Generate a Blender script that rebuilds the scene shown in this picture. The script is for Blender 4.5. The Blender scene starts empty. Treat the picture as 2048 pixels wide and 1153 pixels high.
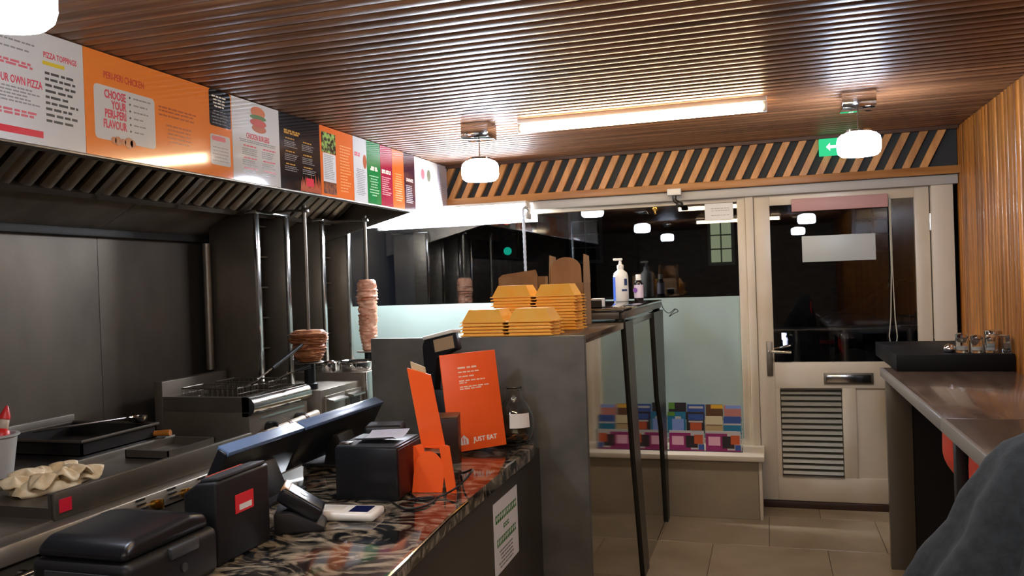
import bpy, bmesh, math, random
from mathutils import Matrix, Vector
random.seed(7)
scene = bpy.context.scene
COL = scene.collection
PI = math.pi

# ------------------------------------------------------------------ camera, world, exposure
F_PX, W_PX = 1660.0, 2048.0
cam_d = bpy.data.cameras.new('camera')
cam_d.sensor_width = 36.0
cam_d.lens = 36.0 * F_PX / W_PX
cam_d.clip_start = 0.02
cam = bpy.data.objects.new('camera', cam_d)
COL.objects.link(cam)
R = Matrix(((0.95495151, 0.03154261, 0.29508081),
            (0.29469334, 0.01640383, -0.95545107),
            (-0.03497787, 0.99936779, 0.00636946)))
cam.matrix_world = Matrix.Translation((0, 0, 1.5)) @ R.to_4x4()
scene.camera = cam

world = bpy.data.worlds.new('night')
scene.world = world
world.use_nodes = True
bg = world.node_tree.nodes['Background']
bg.inputs[0].default_value = (0.010, 0.012, 0.018, 1)
bg.inputs[1].default_value = 0.35
scene.view_settings.view_transform = 'Standard'
scene.view_settings.look = 'None'
scene.view_settings.gamma = 1
scene.view_settings.use_curve_mapping = False
scene.view_settings.exposure = 0.9
PENDANT, TUBE, BATTEN = 40.0, 26.0, 95.0

# ------------------------------------------------------------------ helpers
def lin(c):
    if isinstance(c, str):
        c = [int(c[i:i + 2], 16) for i in (1, 3, 5)]
    out = []
    for v in c[:3]:
        v = v / 255.0
        out.append(v / 12.92 if v <= 0.04045 else ((v + 0.055) / 1.055) ** 2.4)
    return (*out, 1.0)

MATS = {}
def mat(name, col, rough=0.5, metal=0.0, col2=None, scale=(5, 5, 5), detail=4, lo=0.35, hi=0.65, bump=0.0, bscale=None,
        spec=0.5, coat=0.0, emit=0.0, trans=0.0, ior=1.45, rand=0.0, rough2=None, alpha=1.0, distort=0.0, sss=0.0):
    if name in MATS:
        return MATS[name]
    m = bpy.data.materials.new(name)
    m.use_nodes = True
    nt = m.node_tree
    b = nt.nodes['Principled BSDF']
    L = nt.links.new
    c = lin(col)
    b.inputs['Base Color'].default_value = c
    b.inputs['Roughness'].default_value = rough
    b.inputs['Metallic'].default_value = metal
    b.inputs['Specular IOR Level'].default_value = spec
    b.inputs['IOR'].default_value = ior
    b.inputs['Coat Weight'].default_value = coat
    b.inputs['Coat Roughness'].default_value = 0.06
    b.inputs['Transmission Weight'].default_value = trans
    b.inputs['Alpha'].default_value = alpha
    if sss:
        b.inputs['Subsurface Weight'].default_value = sss
        b.inputs['Subsurface Radius'].default_value = (0.03, 0.018, 0.008)
    if emit:
        b.inputs['Emission Color'].default_value = c
        b.inputs['Emission Strength'].default_value = emit
    if col2 is not None or bump or rand or rough2 is not None:
        tc = nt.nodes.new('ShaderNodeTexCoord')
        mp = nt.nodes.new('ShaderNodeMapping')
        mp.inputs['Scale'].default_value = scale
        oi = nt.nodes.new('ShaderNodeObjectInfo')
        ad = nt.nodes.new('ShaderNodeVectorMath'); ad.operation = 'ADD'
        mul = nt.nodes.new('ShaderNodeMath'); mul.operation = 'MULTIPLY'; mul.inputs[1].default_value = 37.0
        L(oi.outputs['Random'], mul.inputs[0])
        L(tc.outputs['Object'], mp.inputs[0])
        L(mp.outputs[0], ad.inputs[0])
        L(mul.outputs[0], ad.inputs[1])
        nz = nt.nodes.new('ShaderNodeTexNoise')
        nz.inputs['Scale'].default_value = 1.0
        nz.inputs['Detail'].default_value = detail
        nz.inputs['Distortion'].default_value = distort
        L(ad.outputs[0], nz.inputs['Vector'])
        src = None
        if col2 is not None:
            rp = nt.nodes.new('ShaderNodeValToRGB')
            rp.color_ramp.elements[0].position = lo
            rp.color_ramp.elements[1].position = hi
            rp.color_ramp.elements[0].color = c
            rp.color_ramp.elements[1].color = lin(col2)
            L(nz.outputs['Fac'], rp.inputs[0])
            src = rp.outputs[0]
        if rand:
            hs = nt.nodes.new('ShaderNodeHueSaturation')
            mr = nt.nodes.new('ShaderNodeMapRange')
            mr.inputs['To Min'].default_value = 1 - rand
            mr.inputs['To Max'].default_value = 1 + rand
            L(oi.outputs['Random'], mr.inputs[0])
            L(mr.outputs[0], hs.inputs['Value'])
            if src is None:
                hs.inputs['Color'].default_value = c
            else:
                L(src, hs.inputs['Color'])
            src = hs.outputs[0]
        if src is not None:
            L(src, b.inputs['Base Color'])
        if rough2 is not None:
            mr2 = nt.nodes.new('ShaderNodeMapRange')
            mr2.inputs['From Min'].default_value = lo
            mr2.inputs['From Max'].default_value = hi
            mr2.inputs['To Min'].default_value = rough
            mr2.inputs['To Max'].default_value = rough2
            L(nz.outputs['Fac'], mr2.inputs[0])
            L(mr2.outputs[0], b.inputs['Roughness'])
        if bump:
            bp = nt.nodes.new('ShaderNodeBump')
            bp.inputs['Strength'].default_value = bump
            bp.inputs['Distance'].default_value = 0.004
            if bscale:
                n2 = nt.nodes.new('ShaderNodeTexNoise')
                mp2 = nt.nodes.new('ShaderNodeMapping'); mp2.inputs['Scale'].default_value = bscale
                n2.inputs['Scale'].default_value = 1.0; n2.inputs['Detail'].default_value = 3
                L(tc.outputs['Object'], mp2.inputs[0]); L(mp2.outputs[0], n2.inputs['Vector'])
                L(n2.outputs['Fac'], bp.inputs['Height'])
            else:
                L(nz.outputs['Fac'], bp.inputs['Height'])
            L(bp.outputs[0], b.inputs['Normal'])
    MATS[name] = m
    return m

def emit_mat(name, col, strength):
    if name in MATS:
        return MATS[name]
    m = bpy.data.materials.new(name)
    m.use_nodes = True
    nt = m.node_tree
    nt.nodes.remove(nt.nodes['Principled BSDF'])
    e = nt.nodes.new('ShaderNodeEmission')
    e.inputs[0].default_value = lin(col)
    e.inputs[1].default_value = strength
    nt.links.new(e.outputs[0], nt.nodes['Material Output'].inputs[0])
    MATS[name] = m
    return m

class MB:
    """collects shapes into one mesh"""
    def __init__(s):
        s.bm = bmesh.new()
    def _add(s, vs, fs, M=None, bevel=0, seg=2):
        bv = [s.bm.verts.new((M @ Vector(v)) if M else v) for v in vs]
        bf = []
        for f in fs:
            try:
                bf.append(s.bm.faces.new([bv[i] for i in f]))
            except ValueError:
                pass
        if bevel:
            es = list({e for f in bf for e in f.edges})
            bmesh.ops.bevel(s.bm, geom=es, offset=bevel, segments=seg, affect='EDGES', profile=0.5)
        return s
    def box(s, x0, x1, y0, y1, z0, z1, bevel=0, M=None, seg=2):
        vs = [(x, y, z) for x in (x0, x1) for y in (y0, y1) for z in (z0, z1)]
        fs = [(0, 1, 3, 2), (4, 6, 7, 5), (0, 4, 5, 1), (2, 3, 7, 6), (0, 2, 6, 4), (1, 5, 7, 3)]
        return s._add(vs, fs, M, bevel, seg)
    def prism(s, poly, axis, d0, d1, bevel=0, M=None, seg=2):
        def mk(p, d):
            if axis == 'x': return (d, p[0], p[1])
            if axis == 'y': return (p[0], d, p[1])
            return (p[0], p[1], d)
        n = len(poly)
        vs = [mk(p, d0) for p in poly] + [mk(p, d1) for p in poly]
        fs = [tuple(range(n))[::-1], tuple(range(n, 2 * n))] + [(i, (i + 1) % n, n + (i + 1) % n, n + i) for i in range(n)]
        return s._add(vs, fs, M, bevel, seg)
    def cyl(s, p0, p1, r0, r1=None, n=16, caps=True):
        return s.tube([p0, p1], [r0, r0 if r1 is None else r1], n, caps)
    def tube(s, pts, r, n=8, caps=True, closed=False):
        pts = [Vector(p) for p in pts]
        rs = r if isinstance(r, (list, tuple)) else [r] * len(pts)
        rings = []
        up = Vector((0, 0, 1))
        prev = None
        N = len(pts)
        for i, p in enumerate(pts):
            if closed:
                t = pts[(i + 1) % N] - pts[i - 1]
            else:
                t = (pts[min(i + 1, N - 1)] - pts[max(i - 1, 0)])
            t.normalize()
            a = prev if prev is not None else (up if abs(t.z) < 0.9 else Vector((1, 0, 0)))
            a = (a - t * a.dot(t))
            if a.length < 1e-6: a = t.orthogonal()
            a.normalize(); prev = a
            b = t.cross(a)
            rings.append([s.bm.verts.new(p + (a * math.cos(k * 2 * PI / n) + b * math.sin(k * 2 * PI / n)) * rs[i]) for k in range(n)])
        M_ = N if closed else N - 1
        for i in range(M_):
            A, B = rings[i], rings[(i + 1) % N]
            for k in range(n):
                s.bm.faces.new((A[k], A[(k + 1) % n], B[(k + 1) % n], B[k]))
        if caps and not closed:
            s.bm.faces.new(rings[0][::-1]); s.bm.faces.new(rings[-1])
        return s
    def lathe(s, prof, c=(0, 0, 0), n=24, sx=1.0, sy=1.0, fn=None):
        rings = []
        for j, (r, z) in enumerate(prof):
            ring = []
            for k in range(n):
                a = 2 * PI * k / n
                rr = r * (fn(a, j) if fn else 1)
                ring.append(s.bm.verts.new((c[0] + rr * math.cos(a) * sx, c[1] + rr * math.sin(a) * sy, c[2] + z)))
            rings.append(ring)
        for i in range(len(rings) - 1):
            for k in range(n):
                s.bm.faces.new((rings[i][k], rings[i][(k + 1) % n], rings[i + 1][(k + 1) % n], rings[i + 1][k]))
        if prof[0][0] > 1e-5: s.bm.faces.new(rings[0][::-1])
        if prof[-1][0] > 1e-5: s.bm.faces.new(rings[-1])
        return s
    def grid(s, fn, nu, nv, thick=0):
        vs = [[s.bm.verts.new(fn(i / nu, j / nv)) for j in range(nv + 1)] for i in range(nu + 1)]
        for i in range(nu):
            for j in range(nv):
                s.bm.faces.new((vs[i][j], vs[i + 1][j], vs[i + 1][j + 1], vs[i][j + 1]))
        return s
    def mesh(s, name, smooth=None, shift=None):
        if shift is not None:
            bmesh.ops.translate(s.bm, verts=s.bm.verts, vec=-Vector(shift))
        bmesh.ops.remove_doubles(s.bm, verts=s.bm.verts, dist=1e-6)
        bmesh.ops.recalc_face_normals(s.bm, faces=s.bm.faces)
        me = bpy.data.meshes.new(name)
        s.bm.to_mesh(me); s.bm.free()
        if smooth:
            for p in me.polygons: p.use_smooth = True
            me.set_sharp_from_angle(angle=math.radians(smooth))
        return me

ORG = {}
def link(name, me, m, parent=None, smooth=None):
    o = bpy.data.objects.new(name, me)
    COL.objects.link(o)
    if m is not None and not me.materials:
        me.materials.append(m)
    if parent is not None:
        o.parent = parent
        ORG[o] = ORG.get(parent, Vector((0, 0, 0)))
    return o
def obj(name, mb, m, parent=None, smooth=40, world=True):
    """world=True: geometry given in world coordinates, made local to the parent thing's origin"""
    sh = ORG.get(parent) if (parent is not None and world) else None
    return link(name, mb.mesh(name, smooth, sh), m, parent)
def tag(o, label, cat, group=None):
    o['label'] = label; o['category'] = cat
    if group: o['group'] = group
    return o
def thing(name, label, cat, loc=(0, 0, 0), group=None, rz=0):
    o = bpy.data.objects.new(name, None)
    o.empty_display_size = 0.05
    COL.objects.link(o)
    o.location = loc; o.rotation_euler = (0, 0, rz)
    ORG[o] = Vector(loc)
    return tag(o, label, cat, group)
def struct(name, mb, m, smooth=40):
    o = obj(name, mb, m, None, smooth)
    o['kind'] = 'structure'
    return o
def dup(o, parent=None):
    c = o.copy(); COL.objects.link(c); c.parent = parent
    for ch in o.children:
        dup(ch, c)
    return c
def text_mesh(txt, size, Mx, ext=0.0004, align='CENTER', spacing=1.0, bold=0.0):
    cu = bpy.data.curves.new('lettering', 'FONT')
    cu.body = txt; cu.size = size; cu.extrude = ext; cu.align_x = align; cu.align_y = 'CENTER'
    cu.resolution_u = 2; cu.space_character = spacing; cu.offset = bold
    t = bpy.data.objects.new('lettering_curve', cu)
    COL.objects.link(t)
    dg = bpy.context.evaluated_depsgraph_get()
    me = bpy.data.meshes.new_from_object(t.evaluated_get(dg))
    bpy.data.objects.remove(t); bpy.data.curves.remove(cu)
    me.transform(Mx)
    me.name = 'lettering'
    return me
def text(txt, size, Mx, m, parent, align='CENTER', name='lettering', bold=0.0, spacing=1.0, xs=1.0):
    """Mx maps text space to world"""
    sh = ORG.get(parent, Vector((0, 0, 0)))
    me = text_mesh(txt, size, Matrix.Translation(-sh) @ Mx @ Matrix.Diagonal((xs, 1, 1, 1)), align=align, bold=bold, spacing=spacing)
    me.materials.clear()
    return link(name, me, m, parent)
def frame(o, ex, ey):
    """matrix with origin o, text x along ex, text y along ey"""
    ex = Vector(ex).normalized(); ey = Vector(ey); ey = (ey - ex * ey.dot(ex)).normalized(); ez = ex.cross(ey)
    return Matrix(((ex.x, ey.x, ez.x, o[0]), (ex.y, ey.y, ez.y, o[1]), (ex.z, ey.z, ez.z, o[2]), (0, 0, 0, 1)))
def words(mb, Mx, x0, x1, y, h, t=0.0006, fill=0.85, rnd=random):
    """a line of tiny print too blurred to read: word-long bars"""
    x = x0
    while x < x1 - h:
        w = min(rnd.uniform(2.0, 6.0) * h, x1 - x)
        mb.box(x, x + w * fill, y - h / 2, y + h / 2, 0, t, M=Mx)
        x += w + h * 0.3

# ------------------------------------------------------------------ materials
WOOD_CEIL = mat('varnished_brown_pine', '#5f3d28', 0.40, col2='#895e3e', scale=(1.6, 26, 26), detail=6, bump=0.15, rand=0.2, coat=0.05, spec=0.45)
WOOD_WALL = mat('honey_pine', '#7a4517', 0.32, col2='#b06f2c', scale=(26, 26, 1.6), detail=6, bump=0.2, rand=0.28, coat=0.15)
WOOD_VAL = mat('pale_pine', '#a8703a', 0.45, col2='#c98f52', scale=(20, 20, 2.5), detail=5, bump=0.15, rand=0.15)
WOOD_TRIM = mat('pine_trim', '#9c6530', 0.45, col2='#bd8448', scale=(2, 20, 20), detail=5, rand=0.1)
DARKBACK = mat('dark_backing', '#2b2d2c', 0.7)
CREAM = mat('cream_gloss_paint', '#cfc2ac', 0.35, col2='#c3b295', scale=(3, 3, 3), lo=0.4, hi=0.75)
CREAM2 = mat('cream_paint_sill', '#d2c4ad', 0.4)
STEEL = mat('brushed_steel', '#857c6f', 0.36, 0.8, col2='#6f675b', scale=(3, 3, 3), detail=4, rough2=0.46)
STEEL_D = mat('smoky_steel', '#776e62', 0.42, 0.78, col2='#59524a', scale=(2.2, 2.2, 1.4), detail=5, rough2=0.5, lo=0.3, hi=0.7)
STEEL_B = mat('bright_steel', '#c9c8c6', 0.16, 1.0)
CHROME = mat('chrome', '#dddddd', 0.07, 1.0)
GREASE = mat('griddle_iron', '#171514', 0.45, 0.4, col2='#2a2521', scale=(4, 4, 4), rough2=0.7)
BLACK = mat('black_plastic', '#161618', 0.48)
BLACK_S = mat('black_satin', '#17181b', 0.3)
BLACK_G = mat('black_gloss', '#08080a', 0.12)
GREY_P = mat('grey_plastic', '#3d4043', 0.4)
WHITE = mat('white_plastic', '#e2dfd6', 0.35)
PAPER = mat('white_paper', '#e4e1da', 0.7)
GRANITE = mat('black_granite', '#0d0f11', 0.07, col2='#b3a48c', scale=(8, 12, 9), detail=10, lo=0.44, hi=0.76, distort=2.6, coat=0.2)
LAM = mat('grey_stone_laminate', '#4b4944', 0.5, col2='#615e57', scale=(7, 7, 9), detail=8, lo=0.3, hi=0.7)
PANEL_D = mat('dark_taupe_panel', '#39352f', 0.32, col2='#423d36', scale=(3, 3, 3))
MIRROR = mat('polished_steel_glass', '#8d887f', 0.045, 1.0)
DARK_FR = mat('dark_frame', '#26241f', 0.35)
TILE = mat('beige_stone_tile', '#8e7b5f', 0.28, col2='#a8967a', scale=(4, 4, 4), detail=6, rand=0.06, lo=0.3, hi=0.75)
WTILE = mat('beige_wall_tile', '#8a7c65', 0.3, col2='#a1937a', scale=(3, 3, 3), detail=6, rand=0.06, lo=0.3, hi=0.75)
GROUT = mat('grout', '#5f5342', 0.8)
FILM = mat('frosted_film', '#9fb3ad', 0.5, col2='#97aaa4', scale=(3, 3, 3))
GLASS = mat('window_glass', '#ffffff', 0.0, trans=1.0, ior=1.5)
JAR = mat('clear_glass', '#f4f8f8', 0.02, trans=1.0, ior=1.45)
ORANGE = mat('orange_card', '#ff6526', 0.42, col2='#fb6024', scale=(4, 4, 4))
YELLOW = mat('yellow_foam', '#ffba45', 0.5, col2='#ffc458', scale=(20, 20, 20), rand=0.04, sss=0.35)
KRAFT = mat('kraft_card', '#8c6a49', 0.75, col2='#9c7954', scale=(10, 10, 3), rand=0.08)
MEAT = mat('doner_meat', '#6a3219', 0.5, col2='#cf9062', scale=(16, 16, 45), detail=6, lo=0.3, hi=0.66, bump=0.8, distort=0.8)
MEAT2 = mat('chicken_meat', '#a85f3c', 0.5, col2='#e0b294', scale=(18, 18, 55), detail=6, lo=0.3, hi=0.66, bump=0.8, distort=0.6)
BREAD = mat('pale_dough', '#c9ab7c', 0.7, col2='#e2d2b0', scale=(20, 20, 20), detail=5)
RED = mat('red_plastic', '#c4241f', 0.4)
REDSEAT = mat('orange_red_shell', '#cf3a20', 0.42)
OAK = mat('oak_leg', '#8a5f33', 0.5, col2='#76502a', scale=(20, 20, 3))
BARTOP = mat('brown_bar_laminate', '#4d3c31', 0.2, col2='#6e5949', scale=(30, 4, 4), detail=6, lo=0.3, hi=0.75, coat=0.3)
BAR_EDGE = mat('grey_bar_edging', '#7d786f', 0.35)
BAR_LEG = mat('taupe_gloss_leg', '#5d554a', 0.25)
CLOTH = mat('dark_wool', '#1b1f22', 0.95, col2='#262b2e', scale=(60, 60, 60), bump=0.3)
PINKISH = mat('dusty_pink_box', '#b88c86', 0.5)
M_WHITE = mat('menu_white', '#cdcac4', 0.09, coat=0.5)
M_ORANGE = mat('menu_orange', '#e98236', 0.09, coat=0.5)
M_ORANGE2 = mat('menu_deep_orange', '#d96a2f', 0.09, coat=0.5)
M_BLACK = mat('menu_black', '#1b1a1c', 0.09, coat=0.5)
M_GREEN = mat('menu_green', '#1f7a3c', 0.09, coat=0.5)
M_MAROON = mat('menu_maroon', '#a0253f', 0.09, coat=0.5)
M_PURPLE = mat('menu_plum', '#43252f', 0.09, coat=0.5)
M_GREY = mat('menu_grey_white', '#b9b6c0', 0.09, coat=0.5)
P_RED = mat('print_red', '#cf4a58', 0.2)
P_PINK = mat('print_rose', '#cf6a72', 0.2)
P_DARK = mat('print_charcoal', '#4c4a48', 0.2)
P_GREY = mat('print_grey', '#8d8a86', 0.2)
P_YEL = mat('print_yellow', '#d9bd3a', 0.2)
P_BAR = mat('print_crimson', '#d02638', 0.2)
P_BROWN = mat('print_brown', '#a8552c', 0.2)
P_GOLD = mat('print_gold', '#b98a3d', 0.2)
P_CREAM = mat('print_cream', '#e9dcc6', 0.2)
P_GREEN = mat('print_green', '#3e8a2e', 0.3)

# ------------------------------------------------------------------ setting
YB, ZC = 5.65, 2.34           # window wall, ceiling height
XL, XR, YK = -3.05, 1.10, -4.0

# floor with tiles
floor = struct('floor', MB().box(XL - .1, XR + .1, YK, YB + .1, -0.06, -0.006), GROUT)
tile_me = MB().box(0.0015, 0.5985, 0.0015, 0.2985 * 2, -0.006, 0, bevel=0.0012, seg=1).mesh('tile', 30)
for j in range(-3, 10):
    for i in range(-6, 3):
        off = 0.3 if j % 2 else 0.0
        o = link('tile', tile_me, TILE, floor)
        o.location = (-0.64 + i * 0.6 + off, -0.05 + j * 0.6 + 0.0, 0)

# ceiling boards
ceil = struct('ceiling', MB().box(XL - .1, XR + .1, YK, YB + .1, ZC + 0.022, ZC + 0.06), mat('ceiling_groove', '#15100c', 0.7))
def rib_profile(w, h, n=6):
    return [(-w / 2, 0)] + [(-w / 2 * math.cos(PI * k / n), -h * (0.55 + 0.45 * math.sin(PI * k / n))) for k in range(n + 1)] + [(w / 2, 0)]
PITCH = 0.07
prof = [(-0.031, 0), (-0.031, -0.012), (-0.027, -0.018), (-0.020, -0.0205), (0.0, -0.0215), (0.020, -0.0205), (0.027, -0.018), (0.031, -0.012), (0.031, 0)]
slat_me = MB().prism([(p[0], p[1] + 0.022) for p in prof], 'x', XL, XR + .05).mesh('ceiling_slat', 45)
n_sl = int((YB - YK) / PITCH)
for k in range(n_sl):
    o = link('ceiling_slat', slat_me, WOOD_CEIL, ceil)
    o.location = (0, YB - 0.03 - PITCH * (k + 0.5), ZC)

# right wall of upright boards
wr = struct('wall_right', MB().box(XR + 0.02, XR + 0.12, YK, YB + .1, -0.06, ZC + 0.06), mat('wall_groove', '#2a180a', 0.7))
wslat = [MB().prism([(p[1], p[0]) for p in rib_profile(w, 0.018)], 'z', 0.0, ZC - 0.002).mesh('wall_board', 45) for w in (0.064, 0.052, 0.040)]
y, k = YB - 0.06, 0
while y > YK + 0.1:
    w = (0.064, 0.052, 0.040, 0.064, 0.064, 0.052)[k % 6] if k % 5 else 0.064
    idx = {0.064: 0, 0.052: 1, 0.040: 2}[w]
    o = link('wall_board', wslat[idx], WOOD_WALL, wr)
    o.location = (XR + 0.02, y - w / 2, 0)
    y -= w + 0.006; k += 1

# kitchen wall of steel sheets
wl = struct('wall_left', MB().box(XL - 0.1, XL - 0.004, YK, YB + .1, -0.06, ZC + 0.06), mat('kitchen_wall_base', '#1c1a18', 0.8))
for y0, y1 in ((-1.6, 0.8), (0.803, 3.20), (3.203, 4.45), (4.453, 5.52)):
    obj('steel_sheet', MB().box(XL - 0.004, XL, y0, y1, 0.0, 2.33), STEEL_D, wl)
wb = struct('wall_back', MB().box(XL - .1, XR + .12, YK - 0.1, YK, -0.06, ZC + 0.06), mat('back_wall_paint', '#6d6459', 0.6))

# window wall: dwarf wall with tiles, sill, frame
wf = struct('wall_front', MB().box(XL, -0.09, 5.27, 5.70, -0.06, 0.36), GROUT)
xx = -0.092
for k in range(5):
    x0 = max(xx - 0.6, XL)
    obj('wall_tile', MB().box(x0 + 0.0015, xx - 0.0015, 5.255, 5.27, 0.0, 0.357, bevel=0.0015, seg=1), WTILE, wf)
    xx -= 0.6
struct('trim_1', MB().box(-0.092, -0.072, 5.25, 5.60, 0.0, 0.362, bevel=0.003), CREAM2)        # corner strip by the door
struct('trim_2', MB().box(XL, -0.055, 5.215, 5.62, 0.362, 0.395, bevel=0.006), CREAM2)          # sill
struct('trim_3', MB().box(XL, XR, 5.52, 5.68, 2.0, 2.056, bevel=0.004), mat('white_head_paint', '#b3afa6', 0.4))  # head rail
struct('trim_4', MB().box(XL, XR, 5.53, 5.70, 2.056, 2.36), DARKBACK)
wup = struct('trim_5', MB().box(XL, XR + .02, 5.475, 5.53, 2.058, 2.105, bevel=0.003), WOOD_TRIM)
# slanted slats of the valance
sl = 0.098
for k in range(-1, 34):
    xb = XL + 0.9 + k * sl
    if xb > XR - 0.12: break
    pts = [(xb, 2.105), (xb + 0.046, 2.105), (xb + 0.046 + 0.115, 2.338), (xb + 0.115, 2.338)]
    obj('valance_slat', MB().prism(pts, 'y', 5.497, 5.53, bevel=0.002, seg=1), WOOD_VAL, wup)
# dark beading at the valance top
struct('trim_6', MB().box(XL, XR, 5.47, 5.50, 2.322, 2.345), mat('dark_beading', '#4a2d18', 0.5))

# shop window
w1 = struct('window_1', MB().box(XL, -0.178, 5.615, 5.623, 0.39, 2.01), GLASS)
fr = MB()
fr.box(-0.18, -0.128, 5.575, 5.66, 0.395, 2.02, bevel=0.004)
fr.box(-0.128, -0.078, 5.555, 5.66, 0.0, 2.02, bevel=0.004)
obj('window_frame', fr, CREAM, w1)
obj('window_frame', MB().box(XL, -0.18, 5.59, 5.66, 0.393, 0.425, bevel=0.004), CREAM, w1)
obj('window_frame', MB().box(XL, -0.18, 5.59, 5.66, 1.975, 2.01, bevel=0.004), CREAM, w1)
for a, b in ((XL + .01, -1.52), (-1.515, -0.182)):
    obj('frosted_film', MB().box(a, b, 5.6105, 5.6145, 0.425, 1.362), FILM, w1)

# door
d1 = struct('door_1', MB().box(-0.076, 0.022, 5.575, 5.615, 0.045, 2.025, bevel=0.003), CREAM)
obj('door_rail', MB().box(0.022, 0.866, 5.575, 5.615, 1.935, 2.025, bevel=0.002), CREAM, d1)
obj('door_stile', MB().box(0.866, 0.948, 5.575, 5.615, 0.045, 2.025, bevel=0.003), CREAM, d1)
obj('door_rail', MB().box(0.022, 0.866, 5.575, 5.615, 0.765, 0.93, bevel=0.002), CREAM, d1)
obj('door_rail', MB().box(0.022, 0.866, 5.575, 5.615, 0.045, 0.20, bevel=0.002), CREAM, d1)
obj('door_stile', MB().box(0.42, 0.50, 5.575, 5.615, 0.20, 0.765, bevel=0.002), CREAM, d1)
obj('door_stile', MB().box(0.022, 0.05, 5.575, 5.615, 0.20, 0.765), CREAM, d1)
obj('door_panel', MB().box(0.50, 0.866, 5.588, 5.605, 0.20, 0.765), CREAM, d1)
obj('door_pane', MB().box(0.022, 0.866, 5.592, 5.598, 0.93, 1.935), GLASS, d1)
reed = MB()
for k in range(16):
    reed.cyl((0.745 + k * 0.0075, 5.590, 1.62), (0.745 + k * 0.0075, 5.590, 1.93), 0.003, n=6)
lv = obj('louvre_frame', MB().box(0.05, 0.42, 5.598, 5.606, 0.20, 0.765), mat('louvre_dark', '#4a463c', 0.5), d1)
for k in range(15):
    z = 0.215 + k * 0.0365
    pts = [(5.574, z), (5.577, z - 0.002), (5.597, z + 0.026), (5.594, z + 0.028)]
    obj('louvre_slat', MB().prism(pts, 'x', 0.055, 0.415), mat('louvre_bronze', '#77705f', 0.4, 0.5), lv)
for z0 in (0.20, 0.757):
    obj('louvre_edge', MB().box(0.05, 0.42, 5.566, 5.585, z0, z0 + 0.009), STEEL, lv)
lp = obj('letter_plate', MB().box(0.315, 0.605, 5.564, 5.575, 0.792, 0.862, bevel=0.004), STEEL, d1)
obj('letter_flap', MB().box(0.33, 0.59, 5.556, 5.564, 0.802, 0.852, bevel=0.004), STEEL_B, lp)
h = obj('handle_plate', MB().box(-0.025, 0.012, 5.562, 5.575, 0.845, 1.065, bevel=0.004), STEEL, d1)
hm = MB()
hm.tube([(-0.006, 5.562, 1.005), (-0.006, 5.515, 1.005), (0.02, 5.508, 1.005), (0.125, 5.508, 1.0)], 0.009, 10)
obj('handle_lever', hm, CHROME, h)
hm = MB()
hm.tube([(-0.006, 5.64, 1.005), (0.02, 5.66, 1.01), (0.125, 5.66, 1.03)], 0.009, 10)
obj('handle_lever', hm, CHROME, h)
for z in (1.78, 1.02, 0.30):
    obj('hinge', MB().cyl((0.952, 5.568, z - 0.05), (0.952, 5.568, z + 0.05), 0.007, n=10), STEEL_B, d1)
struct('trim_7', MB().box(0.955, 1.075, 5.54, 5.66, 0.0, 2.03, bevel=0.004), CREAM2)    # door post
struct('trim_8', MB().box(-0.09, 0.955, 5.56, 5.68, 0.0, 0.042, bevel=0.004), mat('dark_threshold', '#3a251c', 0.5))
struct('trim_9', MB().box(-0.076, 1.0, 5.56, 5.66, 2.027, 2.05), CREAM2)

# ------------------------------------------------------------------ outdoors at night
ground = struct('floor_outside', MB().box(-14, 12, 5.70, 26, -0.2, -0.12), mat('asphalt', '#2a2a2b', 0.8, col2='#232324', scale=(3, 3, 3)))
rl = thing('street_railing', 'galvanised steel railing outside beyond the door glass', 'railing', (0.6, 8.0, -0.12))
obj('top_rail', MB().cyl((-2.2, 8, 0.98), (3.2, 8, 0.98), 0.026, n=10), STEEL, rl)
obj('mid_rail', MB().cyl((-2.2, 8, 0.45), (3.2, 8, 0.45), 0.02, n=10), STEEL, rl)
for x in (-1.9, -0.8, 0.23, 0.62 + 0.02, 1.18, 2.2, 3.1):
    obj('post', MB().cyl((x, 8, -0.12), (x, 8, 0.98), 0.03, n=10), STEEL, rl)
BRICK = mat('dark_brick', '#3a2c24', 0.85, col2='#2a201b', scale=(6, 6, 12))
bd = thing('house', 'dark brick house across the street with an arched lit window', 'building', (-1.0, 17, -0.12))
obj('wall', MB().box(-7.5, 6.5, 17, 20, -0.12, 7.0), BRICK, bd)
obj('roof', MB().prism([(16.8, 7.0), (20.2, 7.0), (18.5, 8.8)], 'x', -7.7, 6.7), mat('slate_roof', '#25272b', 0.7), bd)
LITW = emit_mat('lit_window_pane', '#b9c7a0', 0.2)
def house_window(x, z0, z1, w, lit):
    f = obj('window', MB().box(x - w / 2 - .05, x + w / 2 + .05, 16.95, 17.0, z0 - .05, z1 + .05), mat('window_white', '#8b8b86', 0.5), bd)
    nx, nz = 2, 4
    for i in range(nx):
        for j in range(nz):
            a = x - w / 2 + i * w / nx; b_ = z0 + j * (z1 - z0) / nz
            obj('pane', MB().box(a + .015, a + w / nx - .015, 16.935, 16.955, b_ + .015, b_ + (z1 - z0) / nz - .015),
                LITW if lit else BLACK_G, f)
house_window(-0.87, 1.75, 2.85, 0.42, True)
house_window(1.9, 1.9, 3.0, 0.6, False)
house_window(-3.6, 1.9, 3.0, 0.6, False)
tl = thing('traffic_light', 'traffic light glowing red and green beyond the shop window', 'traffic light', (-3.7, 12, -0.12))
obj('post', MB().cyl((-3.75, 12.1, -0.12), (-3.75, 12.1, 2.0), 0.05, n=12), BLACK_S, tl)
hd = obj('signal_head', MB().box(-3.9, -3.6, 12.0, 12.2, 1.85, 2.6, bevel=0.03), BLACK_S, tl)
def lamp_disc(x, z, m, r=0.075):
    obj('signal_lens', MB().cyl((x, 12.0, z), (x, 11.975, z), r, n=20), m, tl)
lamp_disc(-3.75, 2.46, emit_mat('red_signal', '#ff3038', 1.5))
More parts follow.
